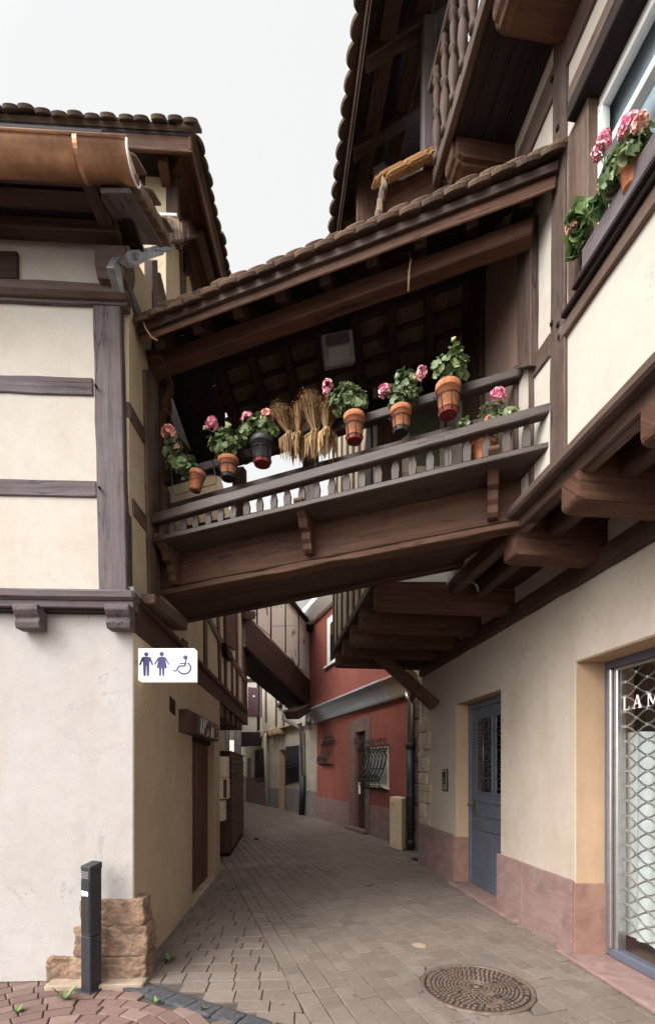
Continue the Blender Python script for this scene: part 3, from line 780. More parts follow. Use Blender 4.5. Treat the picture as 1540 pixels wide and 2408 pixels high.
for k in range(9):
    p = r0 + ed * (L_ * (k + .5) / 9) + UP * .03
    mb.lathe([(.10, -L_ / 18 - .02), (.11, L_ / 18)], p, 12, axis=ed)
put('ridge_tiles', mb, TILEM, GB)
# back side: rail, posts
put('back_rail', MB().bar(BRK.at(440, 1247), BRK.at(880, 1162), .05, .09, None, .006), W_DARK, GB)
member('back_post', BRK, [(545, 1100), (572, 1095), (576, 1330), (548, 1335)], W_RED, 0, .09)
# ================================================================== RIGHT HOUSE
HR = thing('timber_house', 'tall beige plastered house with overhanging timber storeys and slate blue door', 'house', (1.9, 5.6, 0))
pts = [(-1.5, 0), (1.5, 0), (1.5, 2.503), (4.138, 2.503), (4.138, 0), (5.46, 0), (5.46, 2.487), (6.73, 2.487), (6.73, 0), (8.33, 0), (8.33, 3.6), (-1.5, 3.6)]
put('wall', MB().prism([RL.Y(y, z) for y, z in pts], -RL.n * .32, .006), P_RIGHT, HR)
e = RL.Y(8.34, 0)
put('end_wall', MB().prism([e, e + V((2.2, .28, 0)), e + V((2.2, .28, 3.6)), e + V((0, 0, 3.6))], V((0, -.2, 0)), 0), P_RIGHT, HR)
# orange painted reveals (proud of the cut wall)
def quad(pl, y0, y1, z0, z1, o0, o1):
    return [pl.Y(y0, z0, o0), pl.Y(y1, z0, o1), pl.Y(y1, z1, o1), pl.Y(y0, z1, o0)]
def jamb(y, z0, z1, d0, d1, m, name, dy=-.004):
    return put(name, MB().prism([RL.Y(y, z0, -d0), RL.Y(y, z0, -d1), RL.Y(y, z1, -d1), RL.Y(y, z1, -d0)], V((0, dy, 0)), .001), m, HR)
jamb(4.137, .6, 2.50, .004, .255, P_REV, 'reveal')
jamb(6.729, .65, 2.485, .004, .20, P_REV, 'reveal')
put('reveal', MB().prism([RL.Y(1.5, 2.50, -.004), RL.Y(4.13, 2.50, -.004), RL.Y(4.13, 2.50, -.255), RL.Y(1.5, 2.50, -.255)], UP * -.004, 0), P_REV, HR)
put('reveal', MB().prism([RL.Y(5.465, 2.484, -.004), RL.Y(6.72, 2.484, -.004), RL.Y(6.72, 2.484, -.20), RL.Y(5.465, 2.484, -.20)], UP * -.004, 0), P_REV, HR)
# pink sandstone plinth
HB('plinth', RL, 6.775, 8.345, 0, .675, HR, S_PINK, .03, .04, .004, .002)
HB('plinth', RL, 4.955, 5.50, 0, .645, HR, S_PINK, .03, .04, .004, .002)
HB('plinth', RL, 4.142, 4.95, 0, .645, HR, S_PINK, .03, .04, .004, .002)
put('plinth_return', MB().prism([RL.Y(4.135, 0, .029), RL.Y(4.135, 0, -.25), RL.Y(4.135, .63, -.25), RL.Y(4.135, .63, .029)], V((0, -.03, 0)), .004), S_PINKR, HR)
put('plinth_return', MB().prism([RL.Y(6.772, 0, .029), RL.Y(6.772, 0, -.19), RL.Y(6.772, .66, -.19), RL.Y(6.772, .66, .029)], V((0, -.05, 0)), .004), S_PINKR, HR)
put('door_step', MB().prism([RL.Y(5.0, 0, .10), RL.Y(6.78, 0, .10), RL.Y(6.78, 0, -.3), RL.Y(5.0, 0, -.3)], UP * .045, .008), S_PINK, HR)
put('shop_step', MB().prism([RL.Y(1.3, 0, .10), RL.Y(4.25, 0, .10), RL.Y(4.25, 0, -.45), RL.Y(1.3, 0, -.45)], UP * .035, .008), S_PINK, HR)
# quoins at the far corner
for z0, z1, w, d in ((.68, .76, .5, 8), (.77, 1.02, .30, 3), (1.03, 1.22, .55, 4), (1.23, 1.33, .55, 6), (1.34, 1.53, .38, 5), (1.54, 1.78, .46, 9), (1.79, 1.90, .30, 1), (1.91, 2.19, .52, 2), (2.2, 2.45, .38, 7)):
    w *= 1.1
    c = RL.Y(8.35 - w / 2, (z0 + z1) / 2, -.02)
    put('quoin', MB().rock(c, (w / 2, .045, (z1 - z0) / 2), (RL.d, RL.n, UP), .012, 3, d), S_QUOIN, HR)
# slate blue door
DR = RL.off(-.185)
d = HB('door', DR, 5.40, 6.66, .05, 2.40, HR, BLUEGREY, 0, .05, .004, 0)
HB('door_frame', DR, 6.66, 6.75, .05, 2.48, d, BLUEFR, .025, .05, .004, 0)
HB('door_frame', DR, 5.40, 6.66, 2.40, 2.48, d, BLUEFR, .025, .05, .004, 0)
ya, yb_ = 6.53, 6.03
def framed(y0, y1, z0, z1, t=.028, pr=.016):
    mb = MB()
    for a, b_, c, e_ in ((y0, y1, z0, z0 + t), (y0, y1, z1 - t, z1), (y0, y0 + (t if y1 > y0 else -t) * 1.3, z0 + t, z1 - t), (y1 - (t if y1 > y0 else -t) * 1.3, y1, z0 + t, z1 - t)):
        p = [DR.Y(a, c, 0), DR.Y(b_, c, 0), DR.Y(b_, e_, 0), DR.Y(a, e_, 0)]
        mb.prism(p, DR.n * pr, .005)
    return mb
for y0, y1 in ((6.50, 6.03), (5.97, 5.48)):
    fm = put('door_panel', framed(y0, y1, 1.27, 2.27, .03), BLUEGREY, d)
    put('glass', MB().pane([DR.Y(y0 - .03, 1.30, .003), DR.Y(y1 + .03, 1.30, .003), DR.Y(y1 + .03, 2.24, .003), DR.Y(y0 - .03, 2.24, .003)], DR.n), GLASSD, fm)
    mb = MB(); yc = (y0 + y1) / 2; hw = abs(y0 - y1) / 2 - .04
    def P(s, z): return DR.Y(yc - s * hw, z, .022)
    mb.tube([P(0, 1.30), P(0, 2.24)], .011)
    for z in (1.48, 1.66, 1.88, 2.06):
        mb.tube([P(-1, z), P(1, z)], .006)
    for sg in (-1, 1):
        for z, hh, dr_ in ((1.40, .085, 1), (1.57, .075, 1), (1.77, .09, -1), (1.97, .08, 1), (2.14, .085, 1)):
            pts = []
            for i in range(22):
                t = i / 21 * 2.6 * math.pi; r = 1 - .68 * i / 21
                pts.append(P(sg * (.50 + .42 * r * math.cos(t + math.pi)), z + dr_ * hh * r * math.sin(t)))
            mb.tube(pts, .0065, 5)
    put('grille', mb, IRONG, fm)
put('door_panel', framed(6.50, 5.48, .98, 1.19, .035), BLUEGREY, d)
put('door_panel', framed(6.55, 5.48, .80, .845, .022, .024), BLUEGREY, d)
mb = MB().prism([DR.Y(6.52, .12, 0), DR.Y(6.03, .12, 0), DR.Y(6.03, .79, 0), DR.Y(6.52, .79, 0)], DR.n * .006, .004)
mb.prism([DR.Y(5.99, .12, 0), DR.Y(5.45, .12, 0), DR.Y(5.45, .79, 0), DR.Y(5.99, .79, 0)], DR.n * .006, .004)
mb.prism([DR.Y(6.62, .05, 0), DR.Y(5.42, .05, 0), DR.Y(5.42, .15, 0), DR.Y(6.62, .15, 0)], DR.n * .022, .006)
put('kick_panel', mb, BLUEGREY, d)
mb = MB().prism([DR.Y(6.60, .97, 0), DR.Y(6.55, .97, 0), DR.Y(6.55, 1.19, 0), DR.Y(6.60, 1.19, 0)], DR.n * .010, .003)
p = DR.Y(6.575, 1.11, .01); mb.tube([p, p + DR.n * .05, p + DR.n * .055 + V((0, .11, 0)), p + DR.n * .045 + V((0, .13, -.01))], .009)
put('handle', mb, plain('dark brass', (.12, .10, .06), .35, .8), d)
# shop window, roller grille, curtain, lettering
SW = RL.off(-.25)
w = HB('shop_window', SW, 4.08, 4.145, .05, 2.50, HR, BLUEFR, .01, .08, .004, 0)
HB('window_frame', SW, 1.5, 4.08, 2.43, 2.50, w, BLUEFR, .01, .08, .004, 0)
HB('window_frame', SW, 1.5, 4.08, .04, .11, w, BLUEFR, .012, .08, .006, 0)
HB('steel_profile', SW, 4.035, 4.075, .11, 2.42, w, STEEL, .03, .08, .006, 0)
HB('steel_profile', SW, 3.995, 4.03, .11, 2.42, w, STEEL, .004, .08, .006, 0)
HB('steel_profile', SW, 1.5, 4.03, 2.40, 2.425, w, STEEL, .004, .06, .004, 0)
put('glass', MB().pane([SW.Y(1.5, .11, -.02), SW.Y(3.99, .11, -.02), SW.Y(3.99, 2.40, -.02), SW.Y(1.5, 2.40, -.02)], SW.n), GLASS, w)
SG = SW.off(-.07)
mb = MB()
def wave(k):
    pts = []; z = .28 + k * .0605
    s = 2.6
    while s < 3.995:
        pts.append(SG.Y(s, z + (1 if k % 2 else -1) * .0245 * math.cos(math.pi * (s - 3.99) / .112), .008 * math.sin(math.pi * (s - 3.99) / .112)))
        s += .014
    return pts
for k in range(36): mb.tube(wave(k), .0072, 6)
for k in range(36):
    z = .28 + k * .0605 + .03
    i = 0; s = 3.99 - (0 if k % 2 else .112)
    while s > 2.6:
        c = SG.Y(s, z, .004); mb.box((c.x - .012, c.y - .014, c.z - .012), (c.x + .012, c.y + .014, c.z + .012), .003); s -= .224
put('security_grille', mb, STEEL, w)
b = bmesh.new()
CU = SW.off(-.16); rows = []
for i in range(70):
    s = 1.5 + 2.68 * i / 69
    for j, z in enumerate((.20, .8, 1.4, 1.90)):
        sag = .0 if j < 3 else -.14 * math.sin(math.pi * (4.0 - s) / 1.2) ** 2 * .5
        rows.append(b.verts.new(CU.Y(s, z + sag, .018 * math.sin(s * 40 + j * .6) + .01 * math.sin(s * 93))))
for i in range(69):
    for j in range(3):
        b.faces.new((rows[i * 4 + j], rows[i * 4 + 4 + j], rows[i * 4 + 5 + j], rows[i * 4 + 1 + j]))
put('curtain', MB().add(b, smooth=True), CURT, w)
mb = MB().prism([SW.Y(1.3, 0, -.9), SW.Y(4.6, 0, -.9), SW.Y(4.6, 2.9, -.9), SW.Y(1.3, 2.9, -.9)], -SW.n * .05, 0)
mb.prism([SW.Y(4.3, 0, -.1), SW.Y(4.3, 0, -.9), SW.Y(4.3, 2.9, -.9), SW.Y(4.3, 2.9, -.1)], V((0, .05, 0)), 0)
mb.prism([SW.Y(1.3, 2.75, -.1), SW.Y(4.3, 2.75, -.1), SW.Y(4.3, 2.75, -.9), SW.Y(1.3, 2.75, -.9)], UP * .05, 0)
mb.prism([SW.Y(1.3, .02, -.1), SW.Y(4.3, .02, -.1), SW.Y(4.3, .02, -.9), SW.Y(1.3, .02, -.9)], UP * .05, 0)
put('interior', mb, ROOM, w)
mb = MB()
def strokes(polys, y, z, h):
    for pl in polys:
        mb.prism([SW.Y(y - px * h, z + py * h, -.014) for px, py in pl], -SW.n * .003, 0)
Lg = [[(0.0, 0), (.62, 0), (.66, .28), (.60, .12), (.50, .05), (0, .05)], [(.10, .05), (.24, .05), (.24, .95), (.10, .95)], [(0, .95), (.34, .95), (.34, 1), (0, 1)]]
Ag = [[(0, 0), (.28, 0), (.28, .05), (0, .05)], [(.52, 0), (.92, 0), (.92, .05), (.52, .05)], [(.10, .05), (.17, .05), (.47, 1), (.42, 1)], [(.64, .05), (.83, .05), (.53, 1), (.42, 1)], [(.25, .32), (.62, .32), (.62, .38), (.25, .38)]]
Mg = [[(0, 0), (.26, 0), (.26, .05), (0, .05)], [(.09, .05), (.16, .05), (.16, .95), (.09, .95)], [(0, .95), (.26, .95), (.62, .1), (.55, .1)], [(.52, .1), (.60, .1), (.92, 1), (.86, 1)], [(.86, .05), (1.0, .05), (1.0, 1), (.86, 1)]]
z0 = 2.07
for gl, y_ in ((Lg, 3.955), (Ag, 3.85), (Mg, 3.705)):
    mb = MB(); strokes(gl, y_, z0, .105); put('letter', mb, WHITES, w)
# timber at the head of the ground floor wall and the jetty
HB('wall_beam', RL, -1.5, 8.18, 3.13, 3.30, HR, W_DARK, .07, .04, .012, .006)
def jx(Y_, X0): return X0 - .1252 * Y_
def joist(Yc, w, X0, z0, z1, m=W_RED):
    """a jetty joist with rounded lower nose, running out from the wall"""
    n = RL.n; a = RL.Y(Yc, z0, -.10)
    ln = (a - V((0, 0, 0))).dot(n); nose = (RL.p - V((X0, 0, 0))).dot(n)
    reach = abs((V((X0, 0, 0)) - RL.p).dot(n)) + .10
    h = z1 - z0; o = RL.d * (-w / 2)
    pr = [(0, 0), (reach - .035, 0), (reach - .010, .010), (reach, .036), (reach, h), (0, h)]
    return put('joist', MB().prism([a + n * x + UP * z + o for x, z in pr], RL.d * w, .006, n, 2), m, HR)
for yc in (-.8, -.15, .5, 1.15, 1.8, 2.45, 3.10, 3.85): joist(yc, .185, 1.86, 3.20, 3.50)
for i, yc in enumerate((5.24, 6.04, 6.74, 7.38, 8.10)):
    joist(yc, .17, 1.123, 3.24, 3.515 if i else 3.50, W_RED)
put('jetty_boards', MB().prism([RL.Y(-1.5, 3.50), RL.Y(5.1, 3.50), RU.Y(5.1, 3.50), RU.Y(-1.5, 3.50)], UP * .03, 0), W_DARK, HR)
put('jetty_boards', MB().prism([RL.Y(5.1, 3.52), RL.Y(8.2, 3.52), BAY.Y(8.2, 3.52), BAY.Y(5.1, 3.52)], UP * .03, 0), W_DARK, HR)
for o, z in ((-.28, 3.41), (-.03, 3.44)):
    p, q = RU.Y(-1.5, z, o), RU.Y(5.0, z, o); put('jetty_batten', MB().bar(p, q, .10, .14, None, .01), W_DARK, HR)
HB('jetty_trim', BAY, 5.13, 8.2, 3.50, 3.60, HR, W_DARK, .03, .05, .01)
# diagonal strut
sa, sb_ = atY(900, 1545, 7.55), atY(1018, 1655, 6.93)
sa = atY(886, 1538, 7.4); sb_ = RL.at(1022, 1660, .05)
put('strut', MB().bar(sa, sb_, .15, .17, None, .012), W_RED, HR)
# upper wall over the jetty
pts = [(1.5, 3.50), (5.10, 3.50), (5.10, 8.0), (1.5, 8.0), (1.5, 5.5), (2.97, 5.5), (2.97, 4.40), (1.5, 4.40)]
put('upper_wall', MB().prism([RU.Y(y, z) for y, z in pts], -RU.n * .2, 0), P_RCREAM, HR)
put('upper_wall', MB().prism([RU.Y(y, z) for y, z in ((-1.5, 3.5), (1.5, 3.5), (1.5, 8), (-1.5, 8))], -RU.n * .2, 0), P_RCREAM, HR)
HB('sill_beam', RU, -1.5, 3.72, 3.455, 3.53, HR, W_GREYD, .10, .05, .016)
HB('sill_beam', RU, -1.5, 3.80, 3.37, 3.45, HR, W_POST, .0, .08, .008)
T('post', RU, [(1302, -40), (1332, -40), (1326, 318), (1326, 1118), (1291, 1140), (1294, 595), (1298, 318)], HR, W_GREYD, .024, .05, .006, .006)
T('brace', RU, [(1250, 845), (1292, 781), (1291, 837), (1251, 890)], HR, W_GREYD, .014)
T('post', RU, [(1241, 520), (1251, 500), (1251, 1180), (1241, 1190)], HR, W_GREYD, .016)
T('post', RU, [(1215, 515), (1247, 500), (1247, 860), (1215, 868)], HR, W_GREYD, .06, .04)
mb = MB()
for x, y in ((1313, 763), (1316, 792), (1299, 185), (1312, 300), (1298, 760)):
    p = RU.at(x, y, .025); mb.box((p.x - .012, p.y - .012, p.z - .012), (p.x + .012, p.y + .012, p.z + .012), .002)
put('peg', mb, W_BLACK, HR)
HB('window_sill_rail', RU, -1.5, 3.10, 4.30, 4.385, HR, W_POST, .03, .05, .006, .006)
HB('rail', RU, -1.5, 3.02, 5.70, 5.80, HR, W_POST, .02, .05)
HB('rail', RU, -1.5, 3.75, 5.97, 6.17, HR, W_GREYD, .02, .05)
# upper window
UW = RU
w = HB('window', UW, 2.83, 3.02, 4.40, 5.50, HR, W_POST, .02, .12, .004, .002)
HB('header_board', UW, 1.5, 2.94, 5.49, 5.57, w, W_BLACK, .075, .05, .006, .002)
HB('sill', UW, 1.5, 3.03, 4.385, 4.42, w, W_BLACK, .06, .05, .008, 0)
UI = RU.off(-.05)
def uf(y0, y1, z0, z1, m=WHITE, f=0, b_=.04): HB('window_frame', UI, y0, y1, z0, z1, w, m, f, b_, .004, 0)
uf(2.84, 2.95, 4.4, 5.50); uf(1.5, 2.84, 5.44, 5.49); uf(2.795, 2.835, 4.42, 5.435, WHITE, .012); uf(1.5, 2.795, 5.40, 5.435, WHITE, .012)
uf(1.5, 2.77, 4.42, 4.48, WHITE, .012); uf(1.5, 2.76, 5.05, 5.10, WHITE, .03, .03); uf(2.16, 2.22, 4.48, 5.37, WHITE, .012)
put('glass', MB().pane([UI.Y(1.5, 4.4, -.015), UI.Y(2.80, 4.4, -.015), UI.Y(2.80, 5.45, -.015), UI.Y(1.5, 5.45, -.015)], UI.n), GLASS, w)
put('curtain', MB().prism([UI.Y(1.5, 4.4, -.09), UI.Y(2.9, 4.4, -.09), UI.Y(2.9, 5.5, -.09), UI.Y(1.5, 5.5, -.09)], -UI.n * .01, 0), plain('blue grey blind', (.33, .40, .46), .8), w)
# second floor balcony: soffit, joists, turned railing
BX = Wall((1.36, 0), (1.36 - .1252, 1))
mb = MB()
for k in range(4):
    a, b_ = k / 4 + .003, (k + 1) / 4 - .003
    p, q, r, s = RU.Y(-1.5, 6.32), RU.Y(3.92, 6.32), BX.Y(3.92, 6.32), BX.Y(-1.5, 6.32)
    mb.prism([p.lerp(s, a), q.lerp(r, a), q.lerp(r, b_), p.lerp(s, b_)], UP * .03, .003, q - p)
put('balcony_floor', mb, W_BLACK, HR)
HB('balcony_fascia', BX, -1.5, 3.95, 6.30, 6.42, HR, W_GREYD, .02, .03, .006, .003)
for yc, w_ in ((.5, .24), (1.7, .24), (2.98, .24), (3.80, .20)):
    n = RU.n; a = RU.Y(yc, 6.14, -.05); reach = abs((V((1.39, 0, 0)) - RU.p).dot(n)) + .05
    pr = [(0, 0), (reach - .07, 0), (reach - .02, .03), (reach, .08), (reach, .20), (0, .20)]
    put('balcony_joist', MB().prism([a + n * x + UP * z - RU.d * w_ / 2 for x, z in pr], RU.d * w_, .03, n, 2), W_RED, HR)
HB('balcony_rail', BX, -1.5, 4.0, 7.13, 7.19, HR, W_GREYD, .04, .05, .008)
prof = [(.036, 0), (.036, .05), (.018, .07), (.03, .10), (.046, .2), (.036, .3), (.018, .355), (.040, .375), (.040, .40), (.018, .42), (.032, .47), (.034, .55), (.018, .60), (.042, .62), (.042, .645), (.018, .665), (.036, .69), (.034, .73)]
for k in range(30):
    p = BX.Y(3.86 - k * .17, 6.40, .015)
    put('turned_baluster', MB().lathe([(r_ * .8, z_) for r_, z_ in prof], p, 10), W_GREYD, HR)
p = BX.Y(4.16, 6.35, -.02)
put('balcony_post', MB().bar(p, p + UP * 1.6, .11, .11, V((1, 0, 0)), .01), W_GREY, HR)
put('balcony_wall', MB().prism([RU.Y(4.3, 6.3), BX.Y(4.3, 6.3), BX.Y(4.3, 8.0), RU.Y(4.3, 8.0)], V((0, .05, 0)), 0), W_RED, HR)
# bay behind the gallery: front wall, lane wall, posts, window
yb0 = 5.14
bx0 = BAY.Y(yb0, 0).x
put('bay_wall', MB().prism([V((bx0, yb0, 3.5)), V((1.6, yb0 + .12, 3.5)), V((1.6, yb0 + .12, 8.0)), V((bx0, yb0, 8.0))], V((0, .1, 0)), 0), P_RCREAM, HR)
BW = Wall((bx0, yb0), (1.6, yb0 + .12))
HB('bay_lane_wall', BAY, 5.3, 8.15, 3.55, 7.75, HR, P_LANEU, 0, .1, 0, 0)
T('bay_post', BW, [(886, 560), (945, 560), (945, 1340), (890, 1340)], HR, W_RED, .03, .06)
T('bay_rail', BW, [(940, 838), (1065, 868), (1065, 915), (940, 890)], HR, W_DARK, .025, .06)
T('bay_rail', BW, [(840, 420), (1080, 420), (1080, 720), (840, 720)], HR, W_RED, .02, .06)
T('bay_post', BW, [(1046, 860), (1078, 860), (1078, 1340), (1050, 1340)], HR, W_DARK, .03, .06)
T('bay_brace', BW, [(1000, 700), (1022, 690), (1038, 830), (1030, 850), (1015, 838)], HR, W_BLACK, .06, .06)
w = T('bay_window', BW, [(944, 935), (1048, 912), (1048, 1110), (944, 1110)], HR, CREAMP, .012, .03, .004, 0)
put('glass', MB().pane([BW.at(962, 950, .013), BW.at(1034, 938, .013), BW.at(1034, 1096, .013), BW.at(962, 1096, .013)], BW.n), plain('dusty olive pane', (.16, .16, .10), .25), w)
T('bay_sill', BW, [(920, 900), (1010, 880), (1010, 930), (960, 925)], HR, W_POST, .10, .03)
T('window_board', BW, [(944, 862), (1020, 850), (1020, 905), (944, 915)], w, W_BAL, .09, .0, .004, 0)
for y, wd in ((5.28, .26), (5.85, .10), (6.25, .10), (6.7, .12), (7.2, .10), (7.7, .10), (8.08, .12)):
    HB('bay_post', BAY, y - wd / 2, y + wd / 2, 3.56, 7.7, HR, W_DARK, .02, .05)
HB('bay_rail', BAY, 5.2, 8.15, 4.75, 4.87, HR, W_DARK, .018, .05)
# inner wall painted red brown beside the gallery
T('gallery_plaster', RU, [(1085, 560), (1216, 520), (1216, 1150), (1085, 1200)], HR, P_BRN, .008, .01, .001, 0)
T('gallery_post', RU, [(1085, 640), (1130, 640), (1130, 1220), (1090, 1220)], HR, W_DARK, .05, .03)
# small tile-capped dormer cheek on the corner
q = [atY(890, 448, 4.02), atY(1044, 372, 4.02), atY(1052, 505, 4.02), atY(886, 590, 4.02)]
put('cheek_panel', MB().prism(q, V((0, .08, 0)), .004), W_RED, HR)
put('cheek_board', MB().bar(atY(1044, 362, 3.99), atY(1042, 500, 3.99), .05, .04), W_DARK, HR)
mb = MB(); a, b_ = atY(905, 430, 3.98), atY(1048, 360, 3.98)
for k, (dy, dz) in enumerate(((-.06, -.035), (-.03, .010), (.02, .050), (.08, .09))):
    for j in range(3):
        mb.bar(a.lerp(b_, j / 3) + V((-.03 * k, dy, dz)), a.lerp(b_, (j + .97) / 3) + V((-.03 * k, dy, dz + .004)), .13, .034, V((0, 1, .5)), .014, 2)
put('cheek_tiles', mb, TILEB, HR)
mb = MB(); a, b_ = atY(905, 428, 3.98), atY(884, 540, 3.98)
for j in range(4): mb.rock(a.lerp(b_, j / 4 + .12), (.022, .05, .062), (V((1, 0, 0)), V((0, 1, 0)), UP), .008, 2, j)
put('cheek_tiles', mb, TILE, HR)
# main eave high above: soffit, rafters, fascia, tile tails
EV = Wall((.80, 0), (.80 - .1252, 1)); ze = 7.70
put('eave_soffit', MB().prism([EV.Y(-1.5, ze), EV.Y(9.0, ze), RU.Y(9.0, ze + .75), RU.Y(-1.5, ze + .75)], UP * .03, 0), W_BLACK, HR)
k = -1.4
while k < 8.8:
    a, b_ = EV.Y(k, ze - .04, -.03), RU.Y(k, ze + .66); put('eave_rafter', MB().bar(a, b_, .11, .13, V((0, 1, 0)), .01), W_DARK, HR); k += .62
for o, z in ((-.22, ze + .085), (-.52, ze + .30)):
    put('eave_batten', MB().bar(EV.Y(-1.5, z - .02, o), EV.Y(9, z - .02, o), .14, .03, None, .004), W_DARK, HR)
HB('eave_fascia', EV, -1.5, 9.0, ze - .06, ze + .07, HR, W_DARK, .0, .025, .004)
HB('eave_fascia', EV, -1.5, 9.0, ze - .085, ze - .06, HR, W_GREYD, -.03, .02, .004)
mb = MB(); n = 64
out = (EV.n + UP * -.62).normalized(); upn = (EV.n * .62 + UP).normalized()
for j in range(3):
    for k in range(n):
        p = EV.Y(-1.5 + (k + .5 * (j % 2)) * 10.5 / n, ze + .075 + j * .055, .035 - j * .06) + upn * random.uniform(0, .012)
        tongue(mb, p, out, EV.d, 10.5 / n, .25, .03, upn)
mb.prism([EV.Y(-1.5, ze + .10, -.1), EV.Y(9, ze + .10, -.1), RU.Y(9, ze + .86), RU.Y(-1.5, ze + .86)], UP * .04, 0)
put('eave_tiles', mb, TILEM, HR)
# ================================================================== RED HOUSE
HD = thing('town_house', 'brick red plastered house with grey cornice band and wrought iron window grilles', 'house', (.5, 13.2, 0))
RYo = 16.05
pts = [(9.25, 0), (10.94, 0)]
def ry(x): return RED.at(x, 1700).y
d0, d1 = ry(861), ry(838)      # door depths
w20, w21 = ry(915), ry(878)    # right window
w10, w11 = ry(789), ry(764)
pts = [(9.3, 0), (d0, 0), (d0, 2.52), (d1, 2.52), (d1, 0), (RYo, 0), (RYo, 3.2), (9.3, 3.2)]
put('wall', MB().prism([RED.Y(y, z) for y, z in pts], -RED.n * .35, 0), P_RED, HD)
RDU = RED.off(.30)
put('side_fill', MB().prism([RED.Y(8.9, 0, -.05), RED.Y(9.4, 0, -.05), RED.Y(9.4, 6, -.05), RED.Y(8.9, 6, -.05)], -RED.n * .2, 0), P_RED, HD)
put('upper_wall', MB().prism([RDU.Y(9.2, 3.45), RDU.Y(16.25, 3.45), RDU.Y(16.25, 6.5), RDU.Y(9.2, 6.5)], -RDU.n * .3, 0), P_RED, HD)
pr = [(0, 3.07), (.10, 3.07), (.12, 3.10), (.16, 3.20), (.25, 3.38), (.33, 3.44), (.36, 3.455), (.36, 3.50), (0, 3.50)]
a, b_ = RED.Y(10.5, 0), RED.Y(16.15, 0)
put('cornice_band', MB().prism([a + RED.n * x + UP * z for x, z in pr], b_ - a, .004), P_GREY, HD)
a = RED.Y(9.2, 0); b_ = RED.Y(10.5, 0)
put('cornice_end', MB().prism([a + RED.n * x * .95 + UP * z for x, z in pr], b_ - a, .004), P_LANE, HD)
a, b_ = RDU.Y(9.5, 0), RDU.Y(16.4, 0)
pr = [(0, 6.1), (.12, 6.1), (.38, 6.34), (.38, 6.50), (0, 6.50)]
put('eave_cornice', MB().prism([a + RED.n * x + UP * z for x, z in pr], b_ - a, .01), WHITE, HD)
put('upper_storey', MB().prism([RDU.Y(9.5, 6.5), RDU.Y(15.9, 6.5), RDU.Y(15.9, 6.9), RDU.Y(9.5, 6.9)], -RDU.n * .3, 0), P_RED, HD)
put('corner_pipe', MB().prism([RDU.Y(16.02, 3.0, .0), RDU.Y(16.3, 3.0, .0), RDU.Y(16.3, 6.2, .0), RDU.Y(16.02, 6.2, .0)], RDU.n * .05, .01), WHITE, HD)
HB('plinth', RED, d1 + .45, RYo, 0, .69, HD, S_PINK, .02, .02, .003, .002)
HB('plinth', RED, 9.5, d0 - .28, 0, .72, HD, S_PINK, .02, .02, .003, .002)
HB('door_jamb', RED, d0 - .27, d0 - .002, 0, 2.85, HD, S_BROWN, .03, .2, .006, .004)
HB('door_jamb', RED, d1 + .002, d1 + .42, 0, 2.85, HD, S_BROWN, .03, .2, .006, .004)
HB('door_lintel', RED, d0 - .0, d1 + .0, 2.53, 2.85, HD, S_BROWN, .03, .2, .006, .004)
HB('door_step', RED, d0 - .2, d1 + .4, 0, .08, HD, S_BROWN, .15, .1, .008, .004)
dr = HB('door', RED, d0, d1, .05, 2.05, HD, W_DARK, -.05, .10, .004, 0)
HB('glass', RED, d0 + .25, d1 - .25, .55, 1.95, dr, DARK, -.042, .045, .002, 0)
HB('transom', RED, d0, d1, 2.05, 2.13, dr, W_BLACK, -.03, .10, .004, 0)
HB('glass', RED, d0, d1, 2.13, 2.52, dr, DARK, -.06, .07, .002, 0)
mb = MB()
for z in (2.25, 2.38): mb.tube([RED.Y(d0 - .05, z, .05), RED.Y(d1 + .05, z, .05)], .012)
put('bars', mb, IRON, dr)
put('handle', MB().bar(RED.Y(d1 - .2, .95, .0), RED.Y(d1 - .2, 1.25, .0), .05, .05), WHITES, dr)
# upper window
w = T('window', RDU, [(769, 1456), (792, 1436), (792, 1553), (769, 1568)], HD, WHITE, .012, .02, .003, 0)
put('glass', MB().pane([RDU.at(776, 1470, .014), RDU.at(792, 1458, .014), RDU.at(792, 1545, .014), RDU.at(776, 1557, .014)], RDU.n), GLASSD, w)
put('blind', MB().prism([RDU.at(778, 1466, .02), RDU.at(792, 1452, .02), RDU.at(792, 1485, .02), RDU.at(778, 1496, .02)], RDU.n * .02, .003), W_DARK, w)
put('window_sill', MB().prism([RDU.at(765, 1570, .0), RDU.at(793, 1552, .0), RDU.at(793, 1557, .0), RDU.at(765, 1575, .0)], RDU.n * .07, .003), WHITE, w)
